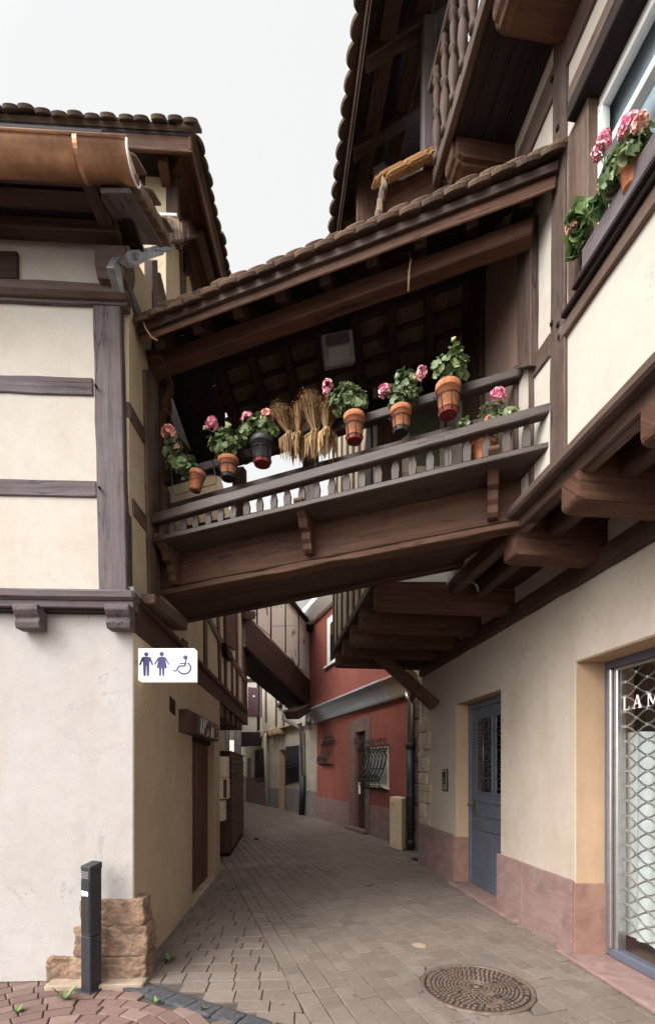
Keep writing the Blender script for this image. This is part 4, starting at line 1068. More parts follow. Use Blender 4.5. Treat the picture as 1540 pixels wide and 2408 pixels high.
# pot-bellied window grilles
def belly(x0, x1, yt, yb_, n, glassy):
    y0, y1 = ry(x1), ry(x0)
    xm = (x0 + x1) / 2
    zt, zb = RED.at(xm, yt).z, RED.at(xm, yb_).z
    w = HB('window', RED, y0 + .02, y1 - .02, zb + .03, zt - .05, HD, CREAMP if glassy else P_RED, .012, .02, .003, 0)
    if glassy:
        HB('glass', RED, y0 + .1, y1 - .1, zb + .1, zt - .12, w, plain('dull window pane', (.30, .31, .28), .3), .016, -.012, .001, 0)
        HB('window_sill', RED, y0 - .03, y1 + .03, zb - .01, zb + .03, w, WHITE, .05, .0, .004, 0)
    mb = MB(); H = zt - zb
    prf = [(.05, 1.0), (.06, .9), (.13, .82), (.07, .74), (.09, .6), (.13, .45), (.20, .28), (.24, .18), (.22, .08), (.13, .01), (.03, -.02)]
    for k in range(n):
        y = y0 + (y1 - y0) * k / (n - 1)
        mb.tube([RED.Y(y, zb + H * t, o) for o, t in prf], .017, 5)
    for o, t, e_ in ((.055, .97, .12), (.055, .90, 0), (.13, .45, 0), (.24, .20, 0)):
        mb.tube([RED.Y(y0 - e_, zb + H * t, o), RED.Y(y1 + e_, zb + H * t, o)], .014, 5)
    for k in range(n - 1):   # rings along the belly, scrolls on top
        yc = y0 + (y1 - y0) * (k + .5) / (n - 1); rr = (y1 - y0) / (n - 1) * .45
        mb.tube([RED.Y(yc + rr * math.cos(t), zb + H * .25 + rr * 1.1 * math.sin(t), .235) for t in [math.pi * i / 6 for i in range(13)]], .009, 5)
        s = 1 if k % 2 else -1
        mb.tube([RED.Y(yc + s * rr * (1 - .04 * i) * math.cos(i * .32), zt + .04 + rr * 1.5 * (1 - .04 * i) * abs(math.sin(i * .32)) ** .8, .06) for i in range(15)], .009, 5)
    put('grille', mb, IRON, w)
belly(868, 916, 1752, 1855, 7, True)
belly(764, 788, 1742, 1800, 6, False)
# rough stone strip at the right corner
for k in range(7):
    c = RED.Y(9.48 - (k % 2) * .1, .25 + k * .42, .0)
    put('quoin', MB().rock(c, (.24 + (k % 2) * .1, .05, .205), (RED.d, RED.n, UP), .02, 3, k), S_BROWN, HD)
# ================================================================== CREAM HOUSE BEYOND
HC = thing('town_house', 'old stained cream house with stone corbels just beyond the brick red house', 'house', (-1.5, 18.4, 0))
def cy(x): return CRM.at(x, 1800).y
d0, d1 = cy(672), cy(657)
pts = [(15.9, 0), (d0, 0), (d0, 2.35), (d1, 2.35), (d1, 0), (20.77, 0), (20.77, 3.2), (15.9, 3.2)]
put('wall', MB().prism([CRM.Y(y, z) for y, z in pts], -CRM.n * .3, 0), P_OLD, HC)
CU2 = CRM.off(.22)
put('upper_wall', MB().prism([CU2.Y(15.9, 3.15), CU2.Y(20.9, 3.15), CU2.Y(20.9, 6.0), CU2.Y(15.9, 6.0)], -CU2.n * .3, 0), P_OLD, HC)
HB('base', CRM, 15.9, d0 - .02, 0, .85, HC, P_GREYB, .012, .02, .002, .004)
HB('base', CRM, d1 + .02, 20.77, 0, .8, HC, P_GREYB, .012, .02, .002, .004)
jm = HB('door', CRM, d0, d1, 0, 2.3, HC, W_DARK, -.2, .25, .002, 0)
put('door_reveal', MB().prism([CRM.Y(d1 - .01, 0, 0), CRM.Y(d1 - .01, 0, -.2), CRM.Y(d1 - .01, 2.3, -.2), CRM.Y(d1 - .01, 2.3, 0)], V((0, -.02, 0)), 0), P_REV, jm)
w = T('window', CRM, [(672, 1757), (703, 1753), (703, 1838), (672, 1848)], HC, DARK, .01, .05, .003, 0)
mb = MB()
for k in range(9):
    x = 673 + k * 3.6; mb.tube([CRM.at(x, 1755, .08), CRM.at(x, 1844, .08)], .012, 5)
for y in (1757, 1798, 1806, 1842): mb.tube([CRM.at(671, y, .08), CRM.at(704, y - 3, .08)], .012, 5)
put('grille', mb, IRON, w)
for x in (631, 650, 660, 670):
    p = CRM.at(x, 1718, .0); z = 3.05
    c = CRM.Y(cy(x), z, .12); put('corbel', MB().rock(c, (.14, .2, .15), (CRM.d, CRM.n, UP), .015, 2, x), P_REV, HC)
for q in ([(646, 1500), (650, 1500), (651, 1712), (647, 1714)], [(666, 1500), (670, 1500), (668, 1706), (665, 1708)], [(622, 1500), (626, 1500), (627, 1700), (623, 1700)]):
    T('post', CU2, q, HC, W_GREYD, .02, .03, .003, .002)
T('window_ledge', CU2, [(649, 1658), (672, 1640), (673, 1646), (650, 1665)], HC, W_GREYD, .12, .02, .004, 0)
# the half-timbered house closing the lane
HF = thing('half_timbered_house', 'cream half timbered house with burgundy shutter closing the far end of the lane', 'house', (-3.2, 22.2, 0))
put('wall', MB().prism([FAR.Y(20.77, 0), FAR.Y(33, 0), FAR.Y(33, 4.6), FAR.Y(20.77, 3.2)], -FAR.n * .3, 0), P_OLD, HF)
put('plinth', MB().prism([FAR.Y(20.8, 0, .03), FAR.Y(23.0, 0, .03), FAR.Y(23.0, 1.2, .03), FAR.Y(20.8, 1.2, .03)], -FAR.n * .05, .004), S_BROWN, HF)
put('plinth', MB().prism([FAR.Y(23.5, 0, .03), FAR.Y(26, 0, .03), FAR.Y(26, 1.2, .03), FAR.Y(23.5, 1.2, .03)], -FAR.n * .05, .004), S_BROWN, HF)
put('door', MB().prism([FAR.Y(23.0, 0, .01), FAR.Y(23.5, 0, .01), FAR.Y(23.5, 2.1, .01), FAR.Y(23.0, 2.1, .01)], -FAR.n * .05, .004), W_RED, HF)
w = T('window', FAR, [(599, 1768), (621, 1758), (621, 1842), (599, 1842)], HF, DARK, .01, .03, .003, 0)
mb = MB()
for k in range(7): x = 600 + k * 3.4; mb.tube([FAR.at(x, 1764, .06), FAR.at(x, 1841, .06)], .014, 5)
put('grille', mb, IRON, w)
FU = Wall((-5.2, 22.0), (-2.2, 22.0))
put('upper_wall', MB().prism([V((-6.5, 22.0, 2.9)), V((-2.25, 22.0, 2.9)), V((-2.25, 22.0, 8.5)), V((-6.5, 22.0, 8.5))], V((0, .3, 0)), 0), P_CREAM, HF)
for q in ([(604, 1450), (611, 1450), (611, 1720), (604, 1720)], [(570, 1596), (615, 1596), (615, 1604), (570, 1604)], [(603, 1500), (640, 1500), (640, 1510), (603, 1510)]):
    T('timber', FU, q, HF, W_BLACK, .03, .05, .004, .002)
T('lane_roof', FU, [(566, 1722), (618, 1722), (612, 1752), (560, 1756)], HF, W_BLACK, .5, .05, .01, 0)
s = T('shutter', FU, [(583, 1616), (608, 1618), (608, 1684), (583, 1684)], HF, SHUT, .07, -.03, .01, 0)
mb = MB(); p = FU.at(597, 1638, .07)
hp = [(0, -.06), (.055, .01), (.05, .05), (.025, .06), (0, .035), (-.025, .06), (-.05, .05), (-.055, .01)]
mb.prism([p + V((x * .7, -.002, z * .7)) for x, z in hp], V((0, -.004, 0)), 0)
put('heart_cutout', mb, WHITES, s)
T('shutter', FU, [(613, 1596), (622, 1604), (622, 1684), (613, 1690)], HF, W_BLACK, .3, -.25, .006, 0)
mb = MB()
# ================================================================== OVERHEAD PASSAGE
OP = thing('overhead_passage', 'overhead passage clad in flaking metal sheets on a sloping brown beam above the lane', 'footbridge', (-1.2, 13, 3.9))
put('fascia_beam', MB().prism([PAS.at(579, 1446), PAS.at(730, 1601), PAS.at(729, 1664), PAS.at(579, 1522)], -PAS.n * .08, .008, PAS.at(730, 1601) - PAS.at(579, 1446)), W_DARK, OP)
q = [PAS.at(579, 1522, -.01), PAS.at(729, 1664, -.01)]
bk = -PAS.n * .75
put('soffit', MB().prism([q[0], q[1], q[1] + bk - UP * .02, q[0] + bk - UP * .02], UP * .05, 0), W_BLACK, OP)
put('back_beam', MB().prism([PAS.at(579, 1449, -.8), PAS.at(730, 1602, -.8), PAS.at(729, 1662, -.8), PAS.at(579, 1522, -.8)], -PAS.n * .08, .008), W_BLACK, OP)
put('bearing_block', MB().prism([PAS.at(696, 1672, .08), PAS.at(731, 1655, .08), PAS.at(731, 1674, .08), PAS.at(704, 1692, .08)], -PAS.n * .4, .015), W_GREYD, OP)
put('end_block', MB().prism([PAS.at(578, 1437, .10), PAS.at(601, 1437, .10), PAS.at(601, 1456, .10), PAS.at(578, 1456, .10)], -PAS.n * .3, .01), W_RED, OP)
def lineY(x, a, b_): return a[1] + (x - a[0]) * (b_[1] - a[1]) / (b_[0] - a[0])
colx = [588, 604, 637, 671, 702, 731]
topl = lambda x: 1360 if x < 690 else lineY(x, (690, 1420), (738, 1470))
botl = lambda x: lineY(x, (588, 1452), (730, 1598))
mb = MB(); sm = MB()
mb.prism([PAS.at(586, 1360, -.05), PAS.at(668, 1395, -.05), PAS.at(690, 1420, -.05), PAS.at(736, 1470, -.05), PAS.at(736, 1605, -.05), PAS.at(586, 1455, -.05)], -PAS.n * .1, 0)
for k in range(5):
    x0, x1 = colx[k], colx[k + 1]
    y = 1330 + (23 if k % 2 else 0) + (k == 4) * 20
    while y < 1620:
        h = 72 if k < 3 else 60
        ys = []
        c = [(x0 + .8, max(y, topl(x0))), (x1 - .8, max(y, topl(x1))), (x1 - .8, min(y + h - 1.2, botl(x1))), (x0 + .8, min(y + h - 1.2, botl(x0)))]
        if c[3][1] - c[0][1] > 2 or c[2][1] - c[1][1] > 2:
            if c[3][1] <= c[0][1]: c[3] = (c[3][0], c[0][1] + .3)
            if c[2][1] <= c[1][1]: c[2] = (c[2][0], c[1][1] + .3)
            mb.prism([PAS.at(px, py, -.03 + .012 * random.random()) for px, py in c], -PAS.n * .02, .006)
        y += h
put('metal_cladding', mb, FLAKE, OP)
for k in range(1, 5):
    x = colx[k]; put('standing_seam', MB().tube([PAS.at(x, topl(x) + 2, -.015), PAS.at(x, botl(x) - 1, -.015)], .02, 5), W_BLACK, OP)
mb = MB().bar(PAS.at(668, 1392, .06), PAS.at(722, 1460, .06), .14, .10, None, .02)
mb.rock(PAS.at(729, 1470, .05), (.22, .14, .2), (V((1, 0, 0)), V((0, 1, 0)), UP), .05, 2, 3)
put('gutter', mb, W_BLACK, OP)
put('side_panel', MB().prism([PAS.at(690, 1421, -.7), PAS.at(732, 1466, -.7), PAS.at(732, 1405, -.7), PAS.at(688, 1405, -.7)], -PAS.n * .05, 0), WHITE, OP)

# ================================================================== THINGS FIXED TO OR STANDING BY THE WALLS
# backlit toilet sign
sx = LL.Y(3.80, 0).x
SGN = thing('toilet_sign', 'white toilet sign with blue man, woman and wheelchair symbols on the lane wall', 'sign', (sx, 3.80, 2.3))
p0 = atY(320.5, 1600.5, 3.80); p1 = atY(457, 1525, 3.80)
put('panel', MB().box((p0.x, 3.80, p0.z), (p1.x, 3.89, p1.z), .001), SIGNW, SGN)
def spt(u, v): return V((p0.x + (p1.x - p0.x) * u / 450, 3.7985, p1.z - (p1.z - p0.z) * v / 260))
def pict(name, polys, circles=(), tubes=()):
    mb = MB()
    for q in polys: mb.prism([spt(u, v) for u, v in q], V((0, -.003, 0)), 0)
    for cu, cv, r in circles:
        mb.prism([spt(cu + r * math.cos(t), cv + r * math.sin(t)) for t in [2 * math.pi * i / 20 for i in range(20)]], V((0, -.003, 0)), 0)
    for pl, r in tubes:
        for a, b_ in zip(pl[:-1], pl[1:]):
            du, dv = b_[0] - a[0], b_[1] - a[1]; ln = math.hypot(du, dv); nu, nv = -dv / ln * r, du / ln * r
            mb.prism([spt(a[0] + nu, a[1] + nv), spt(b_[0] + nu, b_[1] + nv), spt(b_[0] - nu, b_[1] - nv), spt(a[0] - nu, a[1] - nv)], V((0, -.003 - random.random() * .0012, 0)), 0)
    return put(name, mb, BLUE, SGN)
pict('man_symbol', [[(56, 68), (102, 68), (112, 76), (103, 130), (100, 224), (82, 224), (80, 140), (77, 140), (75, 224), (57, 224), (54, 130), (46, 76)]], [(79, 49, 17)],
     [([(52, 74), (30, 137)], 7), ([(106, 74), (128, 137)], 7)])
pict('woman_symbol', [[(180, 68), (218, 68), (224, 78), (240, 162), (221, 163), (220, 224), (203, 224), (201, 164), (196, 164), (194, 224), (178, 224), (177, 163), (158, 162), (174, 78)]], [(198, 47, 18)],
     [([(174, 74), (143, 134)], 6), ([(224, 74), (255, 134)], 6)])
arc = [(372 + 50 * math.cos(t), 160 + 48 * math.sin(t)) for t in [-1.05 + 3.75 * i / 22 for i in range(23)]]
pict('wheelchair_symbol', [[(378, 90), (392, 90), (386, 144), (372, 146)]], [(382, 74, 19)],
     [([(336, 124), (382, 124)], 5.5), ([(382, 142), (332, 145), (308, 186), (284, 180)], 6.5), (arc, 7.5)])
put('mount_plate', MB().box((sx - .02, 3.79, p0.z + .02), (p0.x + .004, 3.90, p1.z - .02), .003), STEEL, SGN)
# number box over the wooden door
NB = thing('house_number_box', 'brown box with metal number strokes above the wooden lane door', 'sign', tuple(LL.Y(6.3, 1.95)))
n0, n1 = LL.at(443, 1690, .10).y, LL.at(514, 1700, .10).y
zt = LL.at(443, 1668, .10).z; zb = LL.at(443, 1722, .10).z
LB = LL.off(.0)
HB('box_body', LL, n0, n1, zb, zt, NB, W_LOUV, .10, .01, .006, 0)
def yy(x): return LL.at(x, 1700, .10).y
for xa, xb in ((463.5, 488.5), (490, 510)):
    HB('number_tile', LL, yy(xa), yy(xb), zb + .012, zt - .012, NB, plain('dull bronze tile', (.10, .08, .065), .35, .6), .115, -.095, .003, 0)
mb = MB()
def stroke(pts_):
    ya_, yb2 = yy(463.5), yy(488.5)
    mb.tube([LL.Y(yy(x), zb + (zt - zb) * t, .121) for x, t in pts_], .008, 5)
stroke([(468, .12), (470.5, .84)]); stroke([(473.5, .10), (476, .88)])
stroke([(478.5, .45), (479, .68), (481, .86), (484, .86), (486, .6), (486, .35), (485, .14), (482.5, .08)])
stroke([(494, .08), (494, .66)]); stroke([(498, .08), (498, .64)]); stroke([(494, .36), (500, .36)])
for x in (494, 498): stroke([(x, .80), (x, .86)])
stroke([(505, .12), (506.5, .12), (507.5, .25), (505.5, .42), (507.5, .55), (506.5, .72), (505, .72)])
put('number_strokes', mb, plain('bright metal strokes', (.62, .57, .50), .4), NB)
# louvred cabinet
LC = thing('louvred_cabinet', 'tall brown louvred wooden cabinet standing along the left lane wall', 'cabinet', (-1.95, 10.2, 0))
ca, cb = V((-1.772, 8.86, 0)), V((-2.045, 11.85, 0)); cd = (cb - ca).normalized(); cn = V((cd.y, -cd.x, 0))
ct = 1.885
put('body', MB().prism([ca + UP * .07, cb + UP * .07, cb - cn * .55 + UP * .07, ca - cn * .55 + UP * .07], UP * (ct - .07), .008, UP), W_LOUV, LC)
put('top', MB().prism([ca - cd * .04 + cn * .03 + UP * ct, cb + cn * .03 + UP * ct, cb - cn * .6 + UP * ct, ca - cd * .04 - cn * .6 + UP * ct], UP * .035, .006), W_LOUV, LC)
put('foot', MB().prism([ca + cd * .05, cb, cb - cn * .5, ca - cn * .2 + cd * .05], UP * .07, 0), W_BLACK, LC)
CW = Wall((ca.x, ca.y), (cb.x, cb.y))
if CW.n.dot(cn) < 0: pass
for lo, hi in ((.10, 1.52), (1.60, 2.92)):
    mb = MB()
    for k in range(17):
        z = .14 + k * .098
        p = ca + cd * lo + UP * z + cn * .004
        mb.prism([p, p + UP * .078 + cn * .0, p + UP * .078 + cn * .004, p + cn * .028, p + UP * -.012 + cn * .028], cd * (hi - lo), .002)
    put('louvre_door', mb, W_LOUV, LC)
for lo, hi, z in ((.10, 1.52, 0), (1.60, 2.92, 0)):
    mb = MB()
    for k in range(17):
        z = .14 + k * .098
        p = ca + cd * lo + UP * (z + .080) + cn * .003
        mb.prism([p, p + UP * .012, p + UP * .012 + cn * .003, p + cn * .003], cd * (hi - lo), 0)
    put('slot', mb, DARK, LC)
# small meter boxes on the corner
for i, (ya2, yb2, lbl, dx) in enumerate(((1780, 1830, 'upper cream meter box beside the louvred cabinet', .0), (1831, 1880, 'lower cream meter box with dark flap under the upper one', .01), (1884, 1932, 'lowest small cream box beside the louvred cabinet', -.05))):
    p = atY(518, yb2, 8.2); q = atY(533, ya2, 8.2)
    mbx = thing('meter_box', lbl, 'box', (p.x, 8.2, p.z), 'meter boxes by the lane wall')
    put('case', MB().box((p.x - .3, 8.2, p.z), (q.x + dx, 8.42, q.z), .01), CREAMP, mbx)
    put('front_plate', MB().box((p.x + .055, 8.185, p.z + .02), (q.x + dx - .008, 8.2, q.z - .02), .004), W_LOUV if i == 1 else BEIGE, mbx)
# intercom
IC = thing('intercom', 'slim steel intercom with call buttons left of the slate blue door', 'intercom', tuple(RL.at(1048, 1835)))
y0, y1 = RL.at(1054.4, 1835).y, RL.at(1043, 1835).y; z0, z1 = RL.at(1048, 1861).z, RL.at(1048, 1809).z
HB('housing', RL, y0, y1, z0, z1, IC, IRON, .022, .0, .004, 0)
HB('plate', RL, y0 + .012, y1 - .012, z0 + .015, z1 - .015, IC, STEEL, .030, -.015, .003, 0)
HB('speaker_grid', RL, y0 + .03, y1 - .03, z1 - .13, z1 - .04, IC, IRON, .033, -.028, .002, 0)
for k in range(4): HB('button', RL, y0 + .025, y1 - .035, z0 + .10 + k * .03, z0 + .12 + k * .03, IC, IRON, .035, -.028, .002, 0)
# electric cabinet and downpipe at the red house
c = RED.Y(10.12, 0, .02)
EC = thing('electric_cabinet', 'beige electric cabinet with yellow warning sticker at the red house', 'cabinet', (c.x, c.y, 0))
rd = RED.d if RED.d.y > 0 else -RED.d
q0 = atY(915, 1990, 10.05); q1 = atY(943, 1999, 9.72); q2 = atY(960, 1996, 9.9)
fl = V((1.255, 10.0, 0)); fr_ = V((1.495, 9.90, 0)); bk = V((.10, .30, 0))
e0_ = RED.at(916, 1990, .34); e1_ = RED.at(943, 1990, .36); e2_ = RED.at(959, 1990, .06)
for q in (e0_, e1_, e2_): q.z = 0
H_ = 1.02
put('case', MB().prism([e0_, e1_, e2_, e2_ + (e0_ - e1_)], UP * H_, .01), BEIGE, EC)
fx = (e0_ - e1_); fn = V((fx.y, -fx.x, 0)).normalized()
if fn.dot(-e1_) < 0: fn = -fn
def fpt(u, z, o=0): return e1_ + fx * u + UP * z + fn * o
put('door_panel', MB().prism([fpt(.08, .52), fpt(.92, .52), fpt(.92, .97), fpt(.08, .97)], fn * .012, .005), BEIGE, EC)
put('door_panel', MB().prism([fpt(.08, .05), fpt(.92, .05), fpt(.92, .49), fpt(.08, .49)], fn * .012, .005), BEIGE, EC)
put('sticker', MB().prism([fpt(.55, .84, .013), fpt(.80, .84, .013), fpt(.80, .92, .013), fpt(.55, .92, .013)], fn * .002, 0), plain('yellow sticker', (.62, .48, .04), .5), EC)
put('lock', MB().lathe([(0, 0), (.018, 0), (.018, .01), (0, .012)], fpt(.8, .70, .012), 12, axis=fn), STEEL, EC)
pp = RED.at(965, 1990, .12); pp.z = 0
DP = thing('downpipe', 'steel downpipe with black lower section beside the beige electric cabinet', 'pipe', (pp.x, pp.y, 0), 'rain pipes along the lane')
put('steel_pipe', MB().tube([pp + V((-.06, .06, 3.1)), pp + V((-.02, .02, 2.98)), pp + UP * 2.85, pp + UP * 2.1], .062, 12), STEEL, DP)
put('iron_pipe', MB().tube([pp + UP * 2.05, pp], .075, 12), ANTH, DP)
for z in (2.0, 1.0, .1): put('collar', MB().lathe([(.075, 0), (.095, .01), (.095, .09), (.075, .10)], pp + UP * z, 14), ANTH, DP)
pp = CRM.at(709, 1915, .14); pp.z = 0
D2 = thing('downpipe', 'far grey downpipe with black foot on the old cream house', 'pipe', (pp.x, pp.y, 0), 'rain pipes along the lane')
put('steel_pipe', MB().tube([pp + V((-.62, .1, 4.3)), pp + V((-.62, .1, 3.3)), pp + V((-.1, 0, 3.02)), pp + UP * 2.9, pp + V((.06, 0, 1.3))], .075, 10), STEEL, D2)
put('iron_pipe', MB().tube([pp + V((.05, 0, 1.35)), pp], .10, 10), ANTH, D2)
pp = CRM.at(629, 1900, .12); pp.z = 0
D3 = thing('downpipe', 'thin cream painted pipe at the corner of the closing house', 'pipe', (pp.x, pp.y, 0), 'rain pipes along the lane')
put('pipe', MB().tube([pp + V((.0, 0, 6)), pp + V((0, 0, 3.2)), pp + V((-.1, 0, 2.9)), pp], .07, 10), CREAMP, D3)
# utility pipes at the far left recess
pp = V((-2.22, 12.1, 0))
D4 = thing('pipe_bundle', 'pair of grey pipes rising behind the louvred cabinet', 'pipe', (pp.x, pp.y, 0))
put('pipe', MB().tube([pp, pp + UP * 3.1], .09, 10), P_GREYB, D4)
put('pipe', MB().tube([pp + V((-.3, .2, 0)), pp + V((-.3, .2, 3.1))], .06, 10), P_GREYB, D4)

# bollard
bx = gnd(207, 2337)
BO = thing('bollard', 'black square bollard with sloped cap and white sticker by the corner stones', 'bollard', (bx.x, bx.y, 0))
rot = R(-26); hw = .0485
def bp(x, y, z): return V((bx.x + x * math.cos(rot) - y * math.sin(rot), bx.y + x * math.sin(rot) + y * math.cos(rot) + .05, z))
put('lower_post', MB().prism([bp(-hw, -hw, 0), bp(hw, -hw, 0), bp(hw, hw, 0), bp(-hw, hw, 0)], UP * .40, .004), ANTH, BO)
put('upper_post', MB().prism([bp(-hw, -hw, .403), bp(hw, -hw, .403), bp(hw, hw, .403), bp(-hw, hw, .403)], UP * .475, .004), ANTH, BO)
put('front_cover', MB().prism([bp(-hw + .006, -hw - .004, .43), bp(hw - .006, -hw - .004, .43), bp(hw - .006, -hw - .004, .80), bp(-hw + .006, -hw - .004, .80)], bp(0, .004, 0) - bp(0, 0, 0), .001), IRON, BO)
put('cap', MB().prism([bp(-hw - .003, -hw - .003, .875), bp(-hw - .003, hw + .003, .875), bp(-hw - .003, hw + .003, .925), bp(-hw - .003, -hw - .003, .90)], bp(2 * hw + .006, 0, 0) - bp(0, 0, 0), .004), ANTH, BO)
mb = MB()
for k in range(5): mb.prism([bp(-hw + .012, -hw - .003, .815 + k * .011), bp(hw - .012, -hw - .003, .815 + k * .011), bp(hw - .012, -hw - .003, .820 + k * .011), bp(-hw + .012, -hw - .003, .820 + k * .011)], bp(0, -.004, 0) - bp(0, 0, 0), .001)
put('lamp_louvre', mb, STEEL, BO)
st = [(-.036, .695), (-.02, .688), (.004, .692), (.030, .690), (.034, .712), (.018, .728), (-.004, .722), (-.026, .730), (-.038, .718)]
put('sticker', MB().prism([bp(x, -hw - .0045, z) for x, z in st], bp(0, -.001, 0) - bp(0, 0, 0), 0), WHITES, BO)
put('foot_plate', MB().prism([bp(-hw - .05, -hw - .02, 0), bp(hw + .02, -hw - .02, 0), bp(hw + .02, hw + .02, 0), bp(-hw - .05, hw + .02, 0)], UP * .012, .003), ANTH, BO)

# manhole cover
mc = gnd(1120, 2322)
MC = thing('manhole_cover', 'round rusty cast iron manhole cover set in the lane pavers', 'manhole cover', (mc.x, mc.y, 0))
RR = .405
mb = MB(); mb.lathe([(RR, -.03), (RR, .004), (RR - .006, .007), (RR - .030, .007), (RR - .034, .001), (RR - .034, -.03)], mc, 72)
put('frame', mb, CAST, MC)
mb = MB(); mb.lathe([(.001, .0005), (RR - .042, .0005), (RR - .042, -.02)], mc, 72, False)
put('lid', mb, CASTD, MC)
mb = MB()
def ring(r, n, w, dr_, skip=()):
    for k in range(n):
        t = 2 * math.pi * (k + random.uniform(-.08, .08)) / n
        a = V((math.cos(t), math.sin(t), 0)); s = V((-a.y, a.x, 0))
        c = mc + a * r + UP * .0006
        if random.random() < .04: continue
        mb.prism([c - a * dr_ / 2 - s * w / 2, c + a * dr_ / 2 - s * w / 2, c + a * dr_ / 2 + s * w / 2, c - a * dr_ / 2 + s * w / 2], UP * .0075, .002, None, 1)
ring(.345, 56, .022, .028); ring(.308, 50, .024, .020)
for j, r in enumerate((.278, .252, .226, .200, .174, .148, .122)):
    ring(r, int(2 * math.pi * r / .034), .021, .016)
ring(.092, 18, .018, .014); ring(.066, 14, .016, .012)
put('studs', mb, CAST, MC)
mb = MB()
for r in (.105, .082, .052): mb.lathe([(r, 0), (r, .006), (r + .006, .006), (r + .006, 0)], mc, 48)
mb.lathe([(.0, 0), (.026, 0), (.024, .008), (.0, .010)], mc, 20)
for dx, dy in ((.06, -.115), (.085, -.235), (.02, -.29)):
    mb.lathe([(.03, 0), (.036, .006), (.030, .009), (.022, .004), (.0, .003)], mc + V((dx, dy, 0)), 18)
put('bosses', mb, CAST, MC)
mb = MB()
for dx, dy in ((.10, -.165), (.16, -.235)):
    mb.lathe([(.026, 0), (.026, .008), (.0, .008)], mc + V((dx, dy, 0)), 16)
put('lifting_hole', mb, DARK, MC)
# ================================================================== PLANTS
def leaf(mb, c, nrm, up, r, tint):
    """round lobed geranium leaf, slightly cupped"""
    b = bmesh.new(); n = 14
    a = (up - nrm * up.dot(nrm))
    if a.length < .05: a = nrm.orthogonal()
    a.normalize(); s = nrm.cross(a)
    cv = b.verts.new(c - nrm * r * .12); rim = []; midr = []
    ph = random.uniform(0, 6)
    for i in range(n):
        t = -2.75 + 5.5 * i / (n - 1)
        rr = r * (1 + .10 * math.cos(t * 5 + ph)) * (1 - .08 * abs(t) / 2.75)
        d = a * math.cos(t) + s * math.sin(t)
        wv = .16 * math.sin(t * 3 + ph)
        midr.append(b.verts.new(c + d * rr * .55 + nrm * r * (.02 + wv * .3)))
        rim.append(b.verts.new(c + d * rr + nrm * r * (.10 + wv)))
    for i in range(n - 1):
        b.faces.new((cv, midr[i], midr[i + 1])); b.faces.new((midr[i], rim[i], rim[i + 1], midr[i + 1]))
    mb.add(b, a, tint, True)
def flowerhead(mb, c, r, seed):
    rnd = random.Random(seed)
    for k in range(46):
        t = rnd.uniform(0, 6.283); z = rnd.uniform(-.55, 1)
        q = math.sqrt(max(0, 1 - z * z)); d = V((q * math.cos(t), q * math.sin(t), z))
        b = bmesh.new(); s = d.orthogonal().normalized(); u = d.cross(s); w = r * rnd.uniform(.28, .42)
        ctr = c + d * r * rnd.uniform(.72, 1.0)
        pts = []
        for i in range(6):
            tt = 6.283 * i / 6 + rnd.uniform(-.2, .2)
            pts.append(b.verts.new(ctr + (s * math.cos(tt) + u * math.sin(tt)) * w + d * r * rnd.uniform(.0, .22)))
        cc = b.verts.new(ctr - d * r * .12)
        for i in range(6): b.faces.new((cc, pts[i], pts[(i + 1) % 6]))
        mb.add(b, d, rnd.random(), False)
def foliage(mb, blobs, n, size, seed, down=.0):
    rnd = random.Random(seed)
    tot = sum(b_[1].x * b_[1].z for b_ in blobs)
    for c, ext in blobs:
        for k in range(max(4, int(n * 1.4 * ext.x * ext.z / tot))):
            t = rnd.uniform(0, 6.283); z = rnd.uniform(-.9, 1); q = math.sqrt(1 - z * z)
            d = V((q * math.cos(t), q * math.sin(t), z)); rr = rnd.uniform(.40, 1.05)
            p = c + V((d.x * ext.x, d.y * ext.y, d.z * ext.z)) * rr
            nr = (d + V((rnd.uniform(-.5, .5), rnd.uniform(-.7, .2), rnd.uniform(.1, .9 - down)))).normalized()
            leaf(mb, p, nr, V((d.x, d.y, .3)), size * rnd.uniform(.6, 1.12), min(1, max(0, rnd.gauss(.5, .33))))
def pot_profile(r, h):
    return [(r * .70, 0), (r * .72, .004), (r * .93, h * .78), (r * 1.0, h * .78), (r * 1.03, h * .80), (r * 1.04, h * .98), (r * 1.0, h), (r * .92, h), (r * .88, h * .80), (.0, h * .78)]
PG = 'potted geraniums on the gallery railing'
BRH = BRB.off(.17)
